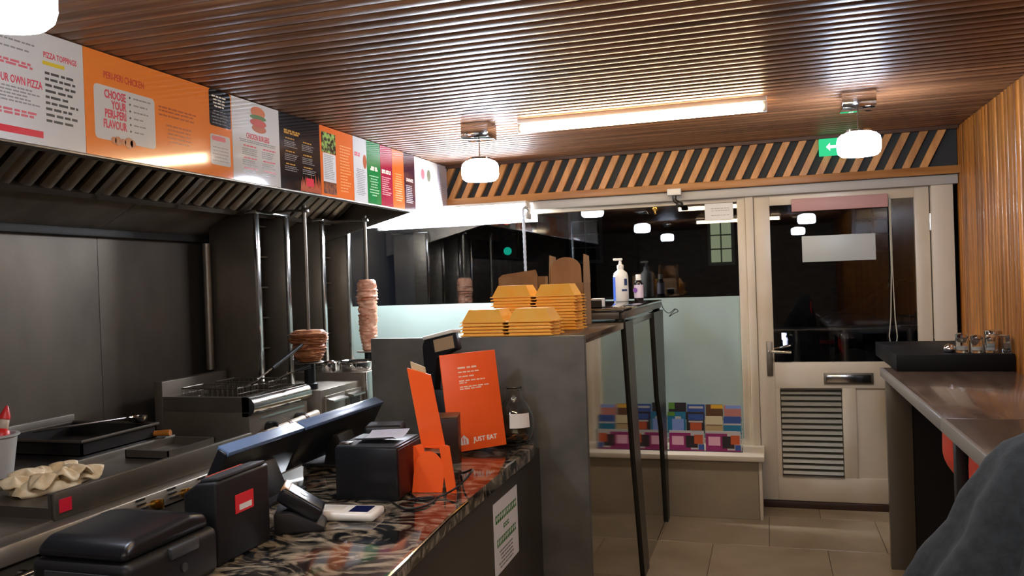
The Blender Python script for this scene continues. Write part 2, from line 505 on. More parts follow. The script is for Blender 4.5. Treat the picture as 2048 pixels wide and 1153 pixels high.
lamp_disc(-3.75, 2.22, BLACK_G)
lamp_disc(-3.75, 1.98, emit_mat('green_signal', '#12b89a', 0.35), 0.06)
cr = thing('parked_car', 'dark parked car across the road seen through the door', 'car', (2.4, 12.0, -0.12))
carp = [(0.2, 0.15), (0.2, 0.75), (1.1, 0.95), (1.6, 1.42), (3.1, 1.42), (3.7, 0.98), (4.5, 0.85), (4.5, 0.15)]
obj('body', MB().prism([(p[0], p[1] - 0.05) for p in carp], 'y', 11.2, 12.8, bevel=0.08), mat('car_paint', '#14161a', 0.2, coat=0.6), cr)
for x in (1.0, 3.7):
    obj('wheel', MB().cyl((x, 11.14, 0.2), (x, 11.35, 0.2), 0.32, n=24), BLACK, cr)
obj('window', MB().prism([(1.3, 0.93), (1.68, 1.32), (3.02, 1.32), (3.4, 0.93)], 'y', 11.19, 11.21), BLACK_G, cr)
for y in (11.45, 12.55):
    obj('tail_lamp', MB().box(0.16, 0.2, y - 0.12, y + 0.12, 0.55, 0.66), emit_mat('tail_lamp_white', '#cfd6ff', 1.5), cr)

# ------------------------------------------------------------------ lamps
LAMPW = emit_mat('cool_white_lamp', '#dde9ff', PENDANT)
TUBEW = emit_mat('warm_white_tube', '#ffe2b4', TUBE)
def pendant(x, y, label):
    t = thing('pendant_lamp', label, 'lamp', (x, y, ZC), 'drum pendant lamps')
    cp = obj('ceiling_box', MB().box(x - 0.075, x + 0.075, y - 0.075, y + 0.075, ZC - 0.078, ZC + 0.003, bevel=0.004), CHROME, t)
    obj('cord', MB().cyl((x, y, ZC - 0.17), (x, y, ZC - 0.078), 0.004, n=8), STEEL_B, t)
    obj('shade_cap', MB().lathe([(0.03, -0.01), (0.06, -0.004), (0.06, 0.006), (0.01, 0.012)], (x, y, ZC - 0.182), 24), CHROME, t)
    pr = [(0.04, -0.052), (0.08, -0.05), (0.093, -0.038), (0.098, -0.02), (0.098, 0.02), (0.093, 0.038), (0.08, 0.05), (0.05, 0.058)]
    obj('glass_shade', MB().lathe(pr, (x, y, ZC - 0.245), 32), LAMPW, t, smooth=60)
pendant(-1.435, 4.15, 'glowing white drum pendant over the tall grey counter near the hood')
pendant(0.43, 4.25, 'glowing white drum pendant in front of the green exit sign')
pendant(-1.42, 1.27, 'glowing white drum pendant above the till counter by the pizza menu')
pendant(0.43, 1.36, 'glowing white drum pendant above the bar where the dark jacket hangs')
pendant(-1.43, -1.4, 'glowing white drum pendant at the kitchen end of the back room')
pendant(0.43, -1.4, 'glowing white drum pendant at the wooden wall of the back room')
def tube_light(x0, x1, y, label):
    t = thing('tube_light', label, 'lamp', ((x0 + x1) / 2, y, ZC), 'ceiling tube lights')
    obj('batten', MB().box(x0, x1, y - 0.022, y + 0.022, ZC - 0.022, ZC + 0.003, bevel=0.004), WHITE, t)
    obj('tube', MB().cyl((x0 + 0.02, y, ZC - 0.046), (x1 - 0.02, y, ZC - 0.046), 0.023, n=20), TUBEW, t)
    for a in (x0, x1 - 0.02):
        obj('end_holder', MB().box(a, a + 0.02, y - 0.018, y + 0.018, ZC - 0.07, ZC - 0.015, bevel=0.003), WHITE, t)
tube_light(-1.21, 0.02, 4.13, 'long glowing tube light on the plank ceiling in front of the slatted valance')
tube_light(-1.0, 0.2, 1.3, 'long glowing tube light on the plank ceiling above the till counter')
tube_light(-1.0, 0.2, -1.3, 'long glowing tube light on the plank ceiling of the back room')
# window batten
t = thing('batten_light', 'bright white batten light across the top of the shop window', 'lamp', (-2.2, 5.44, 2.05))
obj('housing', MB().box(-2.83, -1.55, 5.40, 5.515, 2.035, 2.054, bevel=0.003), WHITE, t)
obj('diffuser', MB().box(-2.82, -1.56, 5.415, 5.505, 1.935, 2.035, bevel=0.02, seg=4), emit_mat('cold_white_batten', '#eef4ff', BATTEN), t)
for a in (-2.835, -1.56):
    obj('end_cap', MB().box(a, a + 0.015, 5.405, 5.512, 1.93, 2.036, bevel=0.004), WHITE, t)
# exit sign
t = thing('exit_sign', 'small green glowing exit sign on the slatted valance behind a pendant', 'sign', (0.42, 5.45, 2.22))
obj('sign_box', MB().box(0.325, 0.56, 5.455, 5.497, 2.215, 2.318, bevel=0.004), emit_mat('exit_green', '#2fae74', 0.9), t)
fig = MB()
fx, fz = 0.50, 2.266
FW = emit_mat('exit_white', '#e8fff0', 1.1)
Mx = frame((fx, 5.4545, fz), (1, 0, 0), (0, 0, 1))
fig.box(-0.005, 0.007, -0.008, 0.018, -0.0005, 0.0006, M=Mx)
fig.prism([(-0.02, -0.035), (-0.014, -0.037), (0.004, -0.010), (-0.004, -0.006)], 'z', -0.0005, 0.0006, M=Mx)
fig.prism([(0.0, -0.008), (0.007, -0.008), (0.022, -0.02), (0.014, -0.036), (0.009, -0.034), (0.013, -0.021)], 'z', -0.0005, 0.0006, M=Mx)
fig.prism([(0.005, 0.016), (0.022, 0.004), (0.02, 0.0), (0.004, 0.01)], 'z', -0.0005, 0.0006, M=Mx)
fig.prism([(0.004 + 0.006 * math.cos(a * PI / 6), 0.027 + 0.006 * math.sin(a * PI / 6)) for a in range(12)], 'z', -0.0005, 0.0006, M=Mx)
obj('running_figure', fig, FW, t)
ar = MB()
Mx = frame((0.40, 5.4545, fz), (1, 0, 0), (0, 0, 1))
ar.prism([(-0.035, 0), (-0.012, 0.025), (-0.012, 0.009), (0.03, 0.009), (0.03, -0.009), (-0.012, -0.009), (-0.012, -0.025)], 'z', -0.0005, 0.0006, M=Mx)
obj('arrow', ar, FW, t)

# ------------------------------------------------------------------ extraction hood and menu boards
HOODST = mat('greasy_hood_steel', '#958a7b', 0.5, 0.55, col2='#7a7062', scale=(5, 5, 5), rough2=0.6)
HX, HZ = -2.156, 1.98
hood = thing('extraction_hood', 'long stainless extraction hood with baffle filters above the griddle and grills', 'hood', (-2.6, 3.0, ZC))
obj('front_fascia', MB().box(HX - 0.02, HX, 0.3, 5.49, HZ, ZC - 0.001), STEEL_D, hood)
obj('lip', MB().prism([(HX, HZ), (HX, HZ - 0.006), (HX - 0.05, HZ - 0.006), (HX - 0.05, HZ + 0.02), (HX - 0.045, HZ + 0.02), (HX - 0.045, HZ)], 'y', 0.3, 4.92), STEEL, hood)
obj('gutter', MB().prism([(-2.72, 1.925), (-2.72, 1.955), (-2.725, 1.955), (-2.725, 1.93), (-2.785, 1.93), (-2.785, 1.95), (-2.79, 1.95), (-2.79, 1.925)], 'y', 0.3, 4.9), STEEL_D, hood)
for y0, y1 in ((0.3, 3.198), (3.202, 4.9)):
    obj('rear_panel', MB().prism([(-2.79, 1.942), (-3.04, 1.818), (-3.042, 1.823), (-2.792, 1.947)], 'y', y0, y1), HOODST, hood)
obj('drip_rail', MB().box(-3.045, -3.0, 0.3, 4.9, 1.785, 1.822, bevel=0.004), mat('shadow_dark_rail', '#26221e', 0.6), hood)  # near-black colour stands in for the shadow band along the wall top
obj('end_cheek', MB().prism([(-2.175, 1.975), (-2.175, 2.33), (-3.04, 2.33), (-3.04, 1.755)], 'y', 4.9, 4.915), STEEL_D, hood)
a0, a1 = Vector((-2.745, 0, 1.94)), Vector((-2.26, 0, 2.32))
dirv = (a1 - a0).normalized(); nrm = Vector((dirv.z, 0, -dirv.x))       # faces down and to the room
LENF = (a1 - a0).length
fy = 0.35
baf_me = None
while fy < 4.85:
    y1 = min(fy + 0.5, 4.88)
    fm = MB()
    def fb(s0, s1, ya, yb, d0, d1):
        poly = [a0 + dirv * s0 + nrm * d0, a0 + dirv * s1 + nrm * d0, a0 + dirv * s1 + nrm * d1, a0 + dirv * s0 + nrm * d1]
        fm.prism([(p.x, p.z) for p in poly], 'y', ya, yb)
    fb(0, 0.03, fy, y1, 0, 0.03); fb(LENF - 0.03, LENF, fy, y1, 0, 0.03)
    fb(0, LENF, fy, fy + 0.018, 0, 0.03); fb(0, LENF, y1 - 0.018, y1, 0, 0.03)
    fb(0, LENF, fy, y1, -0.012, -0.006)
    fl = obj('filter', fm, STEEL_D, hood)
    nb = 5
    for k in range(nb):
        yc = fy + 0.058 + k * 0.096
        if yc > y1 - 0.03: break
        bb = MB()
        p0 = a0 + dirv * 0.03; p1 = a0 + dirv * (LENF - 0.03)
        vs = []
        for p in (p0, p1):
            for dy, d in ((-0.031, 0.0), (-0.031, 0.014), (-0.014, 0.026), (0.014, 0.026), (0.031, 0.014), (0.031, 0.0)):
                q = p + nrm * d; vs.append((q.x, yc + dy, q.z))
        bb._add(vs, [(i, i + 1, i + 7, i + 6) for i in range(5)] + [(0, 1, 2, 3, 4, 5), (6, 7, 8, 9, 10, 11)])
        obj('baffle', bb, HOODST, fl)
    fy += 0.5

MXF = HX + 0.006           # face of the menu panels
def mframe(y, z, e=0.0):
    return frame((MXF + e, y, z), (0, 1, 0), (0, 0, 1))
def board(y0, y1, m, label):
    t = thing('menu_panel', label, 'menu board', (MXF, (y0 + y1) / 2, HZ), 'menu panels along the hood')
    obj('panel', MB().box(HX + 0.0005, MXF, y0 + 0.001, y1 - 0.001, HZ, ZC - 0.003), m, t)
    return t
def rrect(w, h, r, n=4):
    pts = []
    for cx, cy, a0_ in ((w / 2 - r, h / 2 - r, 0), (-w / 2 + r, h / 2 - r, 90), (-w / 2 + r, -h / 2 + r, 180), (w / 2 - r, -h / 2 + r, 270)):
        for k in range(n + 1):
            a = math.radians(a0_ + 90 * k / n)
            pts.append((cx + r * math.cos(a), cy + r * math.sin(a)))
    return pts
def card(t, name, yc, zc, w, h, m, r=0.015, th=0.0005):
    mb = MB(); mb.prism(rrect(w, h, r), 'z', 0, th, M=mframe(yc, zc))
    return obj(name, mb, m, t)
def lines(t, m, y0, y1, zs, h, e=0.0, name='small_print', jag=0.0, center=False):
    mb = MB()
    for z in zs:
        a, b = y0, y1
        if jag:
            d = random.uniform(0, jag) * (y1 - y0)
            if center: a, b = y0 + d / 2, y1 - d / 2
            else: b = y1 - d
        words(mb, mframe(0, z, e), a, b, 0, h)
    o = obj(name, mb, m, t); o['kind'] = 'stuff'
    return o
def fr_(a, b, n):
    return [a + (b - a) * k / (n - 1) for k in range(n)]

# pizza board
t = board(1.45, 2.226, M_WHITE, 'white menu panel headed pizza toppings with a red bottom bar')
text('PIZZA TOPPINGS', 0.026, mframe(2.132, 2.268), P_RED, t, bold=0.0005, xs=0.66)
card(t, 'highlight', 2.105, 2.243, 0.085, 0.012, P_YEL, 0.001)
lines(t, P_DARK, 2.07, 2.205, fr_(2.212, 2.062, 9), 0.008, jag=0.3)
text('YOUR OWN PIZZA', 0.034, mframe(1.97, 2.165), P_RED, t, bold=0.0007, xs=0.6)
lines(t, P_GREY, 1.78, 2.052, fr_(2.285, 2.262, 2), 0.005, jag=0.2)
lines(t, P_GREY, 1.78, 2.052, fr_(2.142, 2.10, 5), 0.0045, jag=0.2)
lines(t, P_PINK, 1.80, 2.05, (2.222, 2.212), 0.007, jag=0.1)
lines(t, P_PINK, 1.80, 2.05, (2.073, 2.062), 0.007, jag=0.1)
card(t, 'red_bar', 1.87, 2.013, 0.372, 0.021, P_BAR, 0.001)

# peri-peri board
t = board(2.226, 3.022, M_ORANGE, 'large orange menu panel with a white peri-peri flavour card')
text('PERI-PERI CHICKEN', 0.034, mframe(2.41, 2.262), mat('print_rust', '#c0483c', 0.2), t, bold=0.0004, xs=0.66)
card(t, 'white_card', 2.412, 2.132, 0.29, 0.186, M_WHITE, 0.016)
for s, z in (('CHOOSE', 2.197), ('YOUR', 2.163), ('PERI-PERI', 2.13), ('FLAVOUR', 2.094)):
    text(s, 0.04, mframe(2.413, z, 0.0006), P_RED, t, align='RIGHT', bold=0.0012, xs=0.62)
dots = MB()
for z in fr_(2.205, 2.085, 6):
    dots.prism([(0.004 * math.cos(a * PI / 4), 0.004 * math.sin(a * PI / 4)) for a in range(8)], 'z', 0, 0.0006, M=mframe(2.432, z, 0.0006))
obj('bullets', dots, P_DARK, t)
lines(t, P_GREY, 2.45, 2.54, fr_(2.205, 2.085, 6), 0.005, e=0.0006, jag=0.5)
ck = MB()
for yy, rr in ((2.35, 0.012), (2.37, 0.016), (2.395, 0.012), (2.42, 0.02), (2.44, 0.014)):
    ck.prism([(rr * math.cos(a * PI / 6), rr * math.sin(a * PI / 6)) for a in range(12)], 'z', 0, 0.0007, M=mframe(yy, 2.042, 0.0006))
obj('chicken_picture', ck, P_BROWN, t)
lines(t, P_BROWN, 2.58, 2.83, (2.205, 2.192, 2.176), 0.006, jag=0.3)
lines(t, P_BROWN, 2.60, 2.78, fr_(2.14, 2.08, 5), 0.006, jag=0.5, center=True)
card(t, 'black_card', 2.945, 2.262, 0.14, 0.15, M_BLACK, 0.012)
lines(t, P_CREAM, 2.89, 2.99, fr_(2.31, 2.27, 4), 0.006, e=0.0006, jag=0.5, center=True)
lines(t, P_GREY, 2.885, 3.0, fr_(2.25, 2.20, 5), 0.004, e=0.0006, jag=0.3, center=True)
card(t, 'pale_card', 2.94, 2.09, 0.13, 0.125, M_WHITE, 0.01)
card(t, 'pie_picture', 2.93, 2.137, 0.09, 0.02, P_PINK, 0.008, 0.0008)
lines(t, P_GREY, 2.885, 2.995, fr_(2.10, 2.045, 5), 0.004, e=0.0006, jag=0.3, center=True)

# chicken burgers board
t = board(3.022, 3.38, M_WHITE, 'white menu panel with a burger picture above red chicken burgers heading')
def ell(y, z, a, b, m, name, n=16, e=0.0):
    mb = MB(); mb.prism([(a * math.cos(2 * PI * k / n), b * math.sin(2 * PI * k / n)) for k in range(n)], 'z', 0, 0.0006, M=mframe(y, z, e))
    obj(name, mb, m, t)
ell(3.215, 2.297, 0.055, 0.026, mat('print_bun', '#c9723f', 0.2), 'burger_bun')
ell(3.215, 2.274, 0.062, 0.012, mat('print_lettuce', '#5b7a3a', 0.2), 'burger_lettuce', e=0.0003)
ell(3.215, 2.25, 0.062, 0.018, mat('print_sauce', '#c2503a', 0.2), 'burger_sauce', e=0.0006)
ell(3.22, 2.225, 0.055, 0.018, mat('print_bun_base', '#b8643a', 0.2), 'burger_base', e=0.0003)
text('CHICKEN BURGERS', 0.034, mframe(3.21, 2.182), P_RED, t, bold=0.0007, xs=0.58)
lines(t, P_GREY, 3.07, 3.35, (2.163, 2.155), 0.004, jag=0.2, center=True)
for yy in (3.10, 3.245):
    lines(t, P_RED, yy, yy + 0.1, (2.138, 2.085, 2.04), 0.005)
    lines(t, P_GREY, yy - 0.01, yy + 0.105, (2.125, 2.117, 2.108, 2.10, 2.073, 2.065, 2.056, 2.028, 2.02), 0.0035, jag=0.3)

# black board
t = board(3.38, 3.745, M_BLACK, 'black menu panel with gold headings and flame artwork')
lines(t, P_GOLD, 3.42, 3.56, (2.258, 2.247), 0.009)
for yy in (3.42, 3.575):
    lines(t, P_GOLD, yy + 0.01, yy + 0.09, (2.222, 2.16, 2.10), 0.006)
    lines(t, P_GREY, yy, yy + 0.125, (2.208, 2.2, 2.192, 2.183, 2.146, 2.138, 2.129, 2.12, 2.088, 2.08, 2.07), 0.0035, jag=0.3)
fl = MB()
random.seed(3)
for k in range(14):
    yy = 3.56 + k * 0.0135; hh = random.uniform(0.04, 0.1)
    fl.prism([(-0.009, 0), (0.009, 0), (0.004, hh * 0.6), (-0.002, hh)], 'z', 0, 0.0006, M=mframe(yy, HZ + 0.002, 0))
obj('flame_print', fl, mat('print_flame', '#b4502c', 0.2), t)
card(t, 'box_picture', 3.64, 2.03, 0.07, 0.04, P_BAR, 0.004, 0.0008)

# orange board with pictures
t = board(3.745, 4.10, M_ORANGE2, 'orange menu panel with a salad picture above a white strip')
card(t, 'salad_picture', 3.835, 2.255, 0.145, 0.105, mat('print_salad', '#3a2b22', 0.2, col2='#8fae5a', scale=(40, 40, 40), lo=0.45, hi=0.62), 0.002)
card(t, 'white_strip', 3.838, 2.125, 0.13, 0.15, M_WHITE, 0.002)
card(t, 'food_picture', 3.838, 2.022, 0.13, 0.062, mat('print_fried', '#4a2416', 0.2, col2='#8a4a26', scale=(50, 50, 50)), 0.002, 0.0008)
lines(t, P_GREY, 3.785, 3.89, fr_(2.19, 2.07, 14), 0.0035, e=0.0006, jag=0.2)
lines(t, mat('print_pale_orange', '#eba56f', 0.2), 3.95, 4.08, fr_(2.26, 2.02, 16), 0.005, jag=0.4)

t = board(4.10, 4.261, M_WHITE, 'narrow white menu panel with rose heading and a wrap picture')
lines(t, P_PINK, 4.115, 4.18, (2.248, 2.236), 0.010)
ell(4.235, 2.21, 0.022, 0.04, P_BROWN, 'wrap_picture')
lines(t, P_GREY, 4.125, 4.24, fr_(2.16, 2.02, 15), 0.004, jag=0.4, center=True)
t = board(4.261, 4.433, M_GREEN, 'narrow green menu panel with white print')
lines(t, P_CREAM, 4.30, 4.40, (2.19, 2.178), 0.011, jag=0.3, center=True)
lines(t, mat('print_mint', '#8cc79a', 0.2), 4.285, 4.41, fr_(2.14, 2.03, 8), 0.005, jag=0.5, center=True)
t = board(4.433, 4.593, M_MAROON, 'narrow maroon menu panel with pale pink print')
lines(t, P_CREAM, 4.45, 4.57, (2.19, 2.178), 0.010)
lines(t, mat('print_blush', '#d98a96', 0.2), 4.45, 4.575, fr_(2.15, 2.05, 9), 0.005, jag=0.4)
t = board(4.593, 4.761, M_ORANGE2, 'narrow plain orange menu panel between maroon and plum panels')
lines(t, MATS['print_pale_orange'], 4.62, 4.74, fr_(2.19, 2.03, 12), 0.005, jag=0.4, center=True)
t = board(4.761, 4.927, M_PURPLE, 'narrow plum menu panel reading drinks')
text('DRINKS', 0.03, mframe(4.845, 2.17), P_CREAM, t, bold=0.0004)
lines(t, P_GREY, 4.785, 4.905, fr_(2.135, 2.03, 10), 0.005, jag=0.3)
t = board(4.927, 5.316, M_WHITE, 'white menu panel with two dessert pictures and columns of print')
ell(5.06, 2.235, 0.03, 0.035, P_PINK, 'dessert_picture'); ell(5.16, 2.235, 0.03, 0.04, mat('print_dish', '#6a6a58', 0.2), 'dessert_picture')
for yy in (4.96, 5.08, 5.20):
    lines(t, P_GREY, yy, yy + 0.085, fr_(2.16, 2.02, 12), 0.004, jag=0.4)
t = board(5.316, 5.49, M_GREY, 'pale grey end menu panel beside the valance')
lines(t, P_GREY, 5.34, 5.46, fr_(2.2, 2.03, 14), 0.004, jag=0.4)

# ------------------------------------------------------------------ kitchen line
# griddle
g = thing('griddle', 'long stainless griddle range with knobs under the hood', 'griddle', (-2.5, 2.4, 0.0))
obj('body', MB().box(-3.0, -2.11, 0.6, 2.95, 0.0, 0.80, bevel=0.004), STEEL_D, g)
obj('trough', MB().prism([(-2.45, 0.80), (-2.07, 0.80), (-2.07, 0.915), (-2.082, 0.915), (-2.082, 0.872), (-2.45, 0.872)], 'y', 1.955, 2.95), STEEL_D, g)
obj('front_rail', MB().box(-2.069, -2.055, 1.955, 2.95, 0.835, 0.918, bevel=0.004), STEEL, g)
obj('low_shelf', MB().box(-2.45, -2.06, 0.6, 1.955, 0.80, 0.84, bevel=0.004), STEEL, g)
obj('cooking_plate', MB().box(-3.0, -2.45, 0.6, 2.95, 0.80, 0.90, bevel=0.004), GREASE, g)
obj('plate_edge', MB().box(-2.452, -2.436, 0.6, 2.95, 0.868, 0.903, bevel=0.003), STEEL, g)
obj('splash_back', MB().box(-3.0, -2.97, 0.6, 2.95, 0.90, 0.985, bevel=0.004), STEEL_D, g)
fs = obj('control_fascia', MB().prism([(-2.06, 0.836), (-2.02, 0.826), (-2.005, 0.775), (-2.06, 0.765)], 'y', 0.6, 2.95, bevel=0.003), STEEL, g)
for k, yy in enumerate((2.12, 2.27, 2.42, 2.58, 2.74)):
    vm = MB()
    for q in range(3):
        vm.box(-2.0225 + q * 0.0055, -2.0155 + q * 0.0055, yy - 0.028, yy + 0.012, 0.817 - q * 0.014, 0.823 - q * 0.014)
    obj('vent_slots', vm, BLACK, fs)
    yk = yy + 0.045
    kn = MB()
    kn.cyl((-2.02, yk, 0.79), (-1.99, yk, 0.795), 0.016, n=16)
    kn.box(-1.99, -1.97, yk - 0.003, yk + 0.003, 0.78, 0.812, bevel=0.001)
    obj('brass_knob', kn, mat('brass', '#c69a4a', 0.22, 1.0), fs)
obj('maker_badge', MB().box(-2.055, -2.052, 1.97, 2.015, 0.855, 0.895), P_BAR, g)
obj('oven_door', MB().box(-2.11, -2.06, 0.7, 1.9, 0.12, 0.75, bevel=0.006), STEEL, g)
oh = MB(); oh.cyl((-2.02, 0.8, 0.725), (-2.02, 1.88, 0.725), 0.011, n=12)
for yy in (0.85, 1.83): oh.cyl((-2.065, yy, 0.725), (-2.02, yy, 0.725), 0.008, n=8)
obj('oven_handle', oh, STEEL_B, g)
obj('lower_door', MB().box(-2.11, -2.06, 1.93, 2.93, 0.12, 0.75, bevel=0.006), STEEL, g)

# bread heap
random.seed(11)
bh = thing('dough_heap', 'heap of pale cooked flatbread strips on the griddle ledge', 'bread', (-2.30, 2.17, 0.872))
for k in range(8):
    cx = -2.335 + 0.10 * (k % 2) + random.uniform(-.02, .02); cy = 2.07 + k * 0.029; zz = 0.905 + 0.012 * math.sin(k / 7 * PI) + random.uniform(0, 0.012)
    aa = random.uniform(0, PI); ra, rb = random.uniform(0.05, 0.07), random.uniform(0.04, 0.055); ph_ = random.uniform(0, 6)
    def sheet(u, v, cx=cx, cy=cy, zz=zz, aa=aa, ra=ra, rb=rb, ph_=ph_):
        r_ = u; th_ = v * 2 * PI
        x_ = ra * r_ * math.cos(th_); y_ = rb * r_ * math.sin(th_)
        z_ = zz + 0.022 * (1 - abs(x_) / ra) + 0.010 * r_ * math.sin(4 * th_ + ph_) - 0.014 * r_ * r_
        return (cx + x_ * math.cos(aa) - y_ * math.sin(aa), cy + x_ * math.sin(aa) + y_ * math.cos(aa), z_)
    mb = MB(); mb.grid(sheet, 5, 20)
    o = obj('bread_fold', mb, BREAD, bh, smooth=80)
    md = o.modifiers.new('thickness', 'SOLIDIFY'); md.thickness = 0.007
mb = MB(); mb.lathe([(0.001, 0), (0.10, 0.0), (0.11, 0.012), (0.09, 0.03), (0.05, 0.045), (0.001, 0.05)], (-2.29, 2.16, 0.873), 20, 0.85, 1.25, fn=lambda a, j: 1 + 0.15 * math.sin(5 * a + j))
obj('bread_base', mb, BREAD, bh, smooth=80)

# pale tub with red handled tool
tb = thing('utensil_tub', 'pale grey plastic tub at the near end of the griddle', 'tub', (-2.53, 2.17, 0.90))
obj('tub', MB().lathe([(0.055, 0.0), (0.072, 0.135), (0.08, 0.14), (0.08, 0.146), (0.068, 0.146), (0.052, 0.006), (0.001, 0.006)], (-2.53, 2.165, 0.90), 4 * 6, 1, 1.0), mat('tub_grey', '#a3a19b', 0.45), tb)
rs = thing('sauce_bottle', 'red squeezy bottle with a pale neck standing in the tub', 'bottle', (-2.53, 2.165, 0.906))
Mt = Matrix.Translation((-2.53, 2.165, 0.908)) @ Matrix.Rotation(0.25, 4, 'X').inverted()
def xf(mb, M):
    bmesh.ops.transform(mb.bm, matrix=M, verts=mb.bm.verts); return mb
obj('bottle_body', xf(MB().lathe([(0.025, 0), (0.028, 0.01), (0.028, 0.13), (0.022, 0.15), (0.012, 0.158)], (0, 0, 0), 20), Mt), RED, rs)
obj('neck', xf(MB().lathe([(0.013, 0.155), (0.016, 0.16), (0.016, 0.185), (0.012, 0.19)], (0, 0, 0), 16), Mt), mat('neck_pale', '#b9a894', 0.5), rs)
obj('cap', xf(MB().lathe([(0.017, 0.188), (0.017, 0.2), (0.008, 0.225), (0.003, 0.235)], (0, 0, 0), 16), Mt), RED, rs)

# griddle tray with ladle
ty = thing('roasting_tray', 'dark rectangular roasting tray on the griddle plate', 'tray', (-2.72, 2.72, 0.90))
mb = MB()
mb.box(-2.93, -2.49, 2.5, 2.9, 0.90, 0.905)
for a, b, c, d in ((-2.93, -2.922, 2.5, 2.9), (-2.498, -2.49, 2.5, 2.9), (-2.93, -2.49, 2.5, 2.508), (-2.93, -2.49, 2.892, 2.9)):
    mb.box(a, b, c, d, 0.90, 0.955)
obj('pan', mb, GREASE, ty)
mb = MB(); mb.tube([(-2.935, 2.495, 0.957), (-2.485, 2.495, 0.957), (-2.485, 2.905, 0.957), (-2.935, 2.905, 0.957)], 0.006, 8, closed=True)
obj('rim', mb, STEEL_D, ty)
ld = thing('ladle', 'shiny steel ladle lying across the dark roasting tray', 'ladle', (-2.56, 2.8, 0.96))
obj('bowl', MB().lathe([(0.001, -0.025), (0.02, -0.022), (0.034, -0.01), (0.038, 0.006), (0.035, 0.006), (0.03, -0.008), (0.001, -0.02)], (-2.53, 2.84, 0.991), 20), STEEL_B, ld, smooth=60)
obj('handle', MB().tube([(-2.56, 2.81, 0.995), (-2.68, 2.70, 0.985), (-2.83, 2.60, 0.970)], 0.005, 8), STEEL_B, ld)
# wooden handled scraper
sc = thing('griddle_scraper', 'griddle scraper with an orange wooden handle near the fryer', 'scraper', (-2.47, 2.90, 0.9))
obj('blade', MB().box(-2.66, -2.55, 2.84, 2.93, 0.904, 0.908), STEEL, sc)
obj('handle', MB().tube([(-2.56, 2.88, 0.914), (-2.42, 2.90, 0.920)], [0.010, 0.013], 10), mat('orange_wood', '#b06a24', 0.5), sc)
cbx = thing('grease_box', 'small dark steel drip box on the griddle ledge', 'tray', (-2.3, 2.78, 0.872))
mb = MB(); mb.box(-2.40, -2.20, 2.62, 2.90, 0.873, 0.877)
for a, b, c, d in ((-2.40, -2.395, 2.62, 2.90), (-2.205, -2.20, 2.62, 2.90), (-2.40, -2.20, 2.62, 2.625), (-2.40, -2.20, 2.895, 2.90)):
    mb.box(a, b, c, d, 0.873, 0.905)
obj('drip_pan', mb, STEEL_D, cbx)

# fryer
f = thing('deep_fryer', 'stainless double deep fryer with rounded front edge and black knobs', 'fryer', (-2.6, 3.65, 0))
obj('body', MB().box(-2.85, -2.36, 3.37, 3.885, 0.0, 0.93, bevel=0.005), STEEL, f)
mb = MB()
mb.box(-2.85, -2.80, 3.37, 3.885, 0.93, 1.0); mb.box(-2.42, -2.36, 3.37, 3.885, 0.93, 1.0)
mb.box(-2.80, -2.42, 3.37, 3.40, 0.93, 1.0); mb.box(-2.80, -2.42, 3.865, 3.885, 0.93, 1.0); mb.box(-2.80, -2.42, 3.64, 3.66, 0.93, 1.0)
obj('tank_surround', mb, STEEL, f)
mb = MB(); mb.prism([(-2.38 + 0.05 * math.cos(a), 0.955 + 0.047 * math.sin(a)) for a in [math.radians(q) for q in range(-90, 91, 15)]] + [(-2.40, 1.002), (-2.40, 0.908)], 'y', 3.37, 3.885)
obj('bullnose', mb, STEEL_B, f)
obj('back_guard', MB().box(-2.90, -2.85, 3.37, 3.885, 0.6, 1.075, bevel=0.005), STEEL_D, f)
for y0 in (3.405, 3.662):
    obj('oil', MB().box(-2.795, -2.425, y0, y0 + 0.20, 0.931, 0.945), mat('fryer_oil', '#2b1a0a', 0.08), f)
for yy in (3.52, 3.78):
    kn = MB(); kn.cyl((-2.36, yy, 0.83), (-2.325, yy, 0.83), 0.035, n=20); kn.box(-2.325, -2.305, yy - 0.006, yy + 0.006, 0.80, 0.86, bevel=0.002)
    obj('knob', kn, BLACK, f)
obj('name_strip', MB().box(-2.362, -2.357, 3.45, 3.85, 0.885, 0.895), STEEL_B, f)
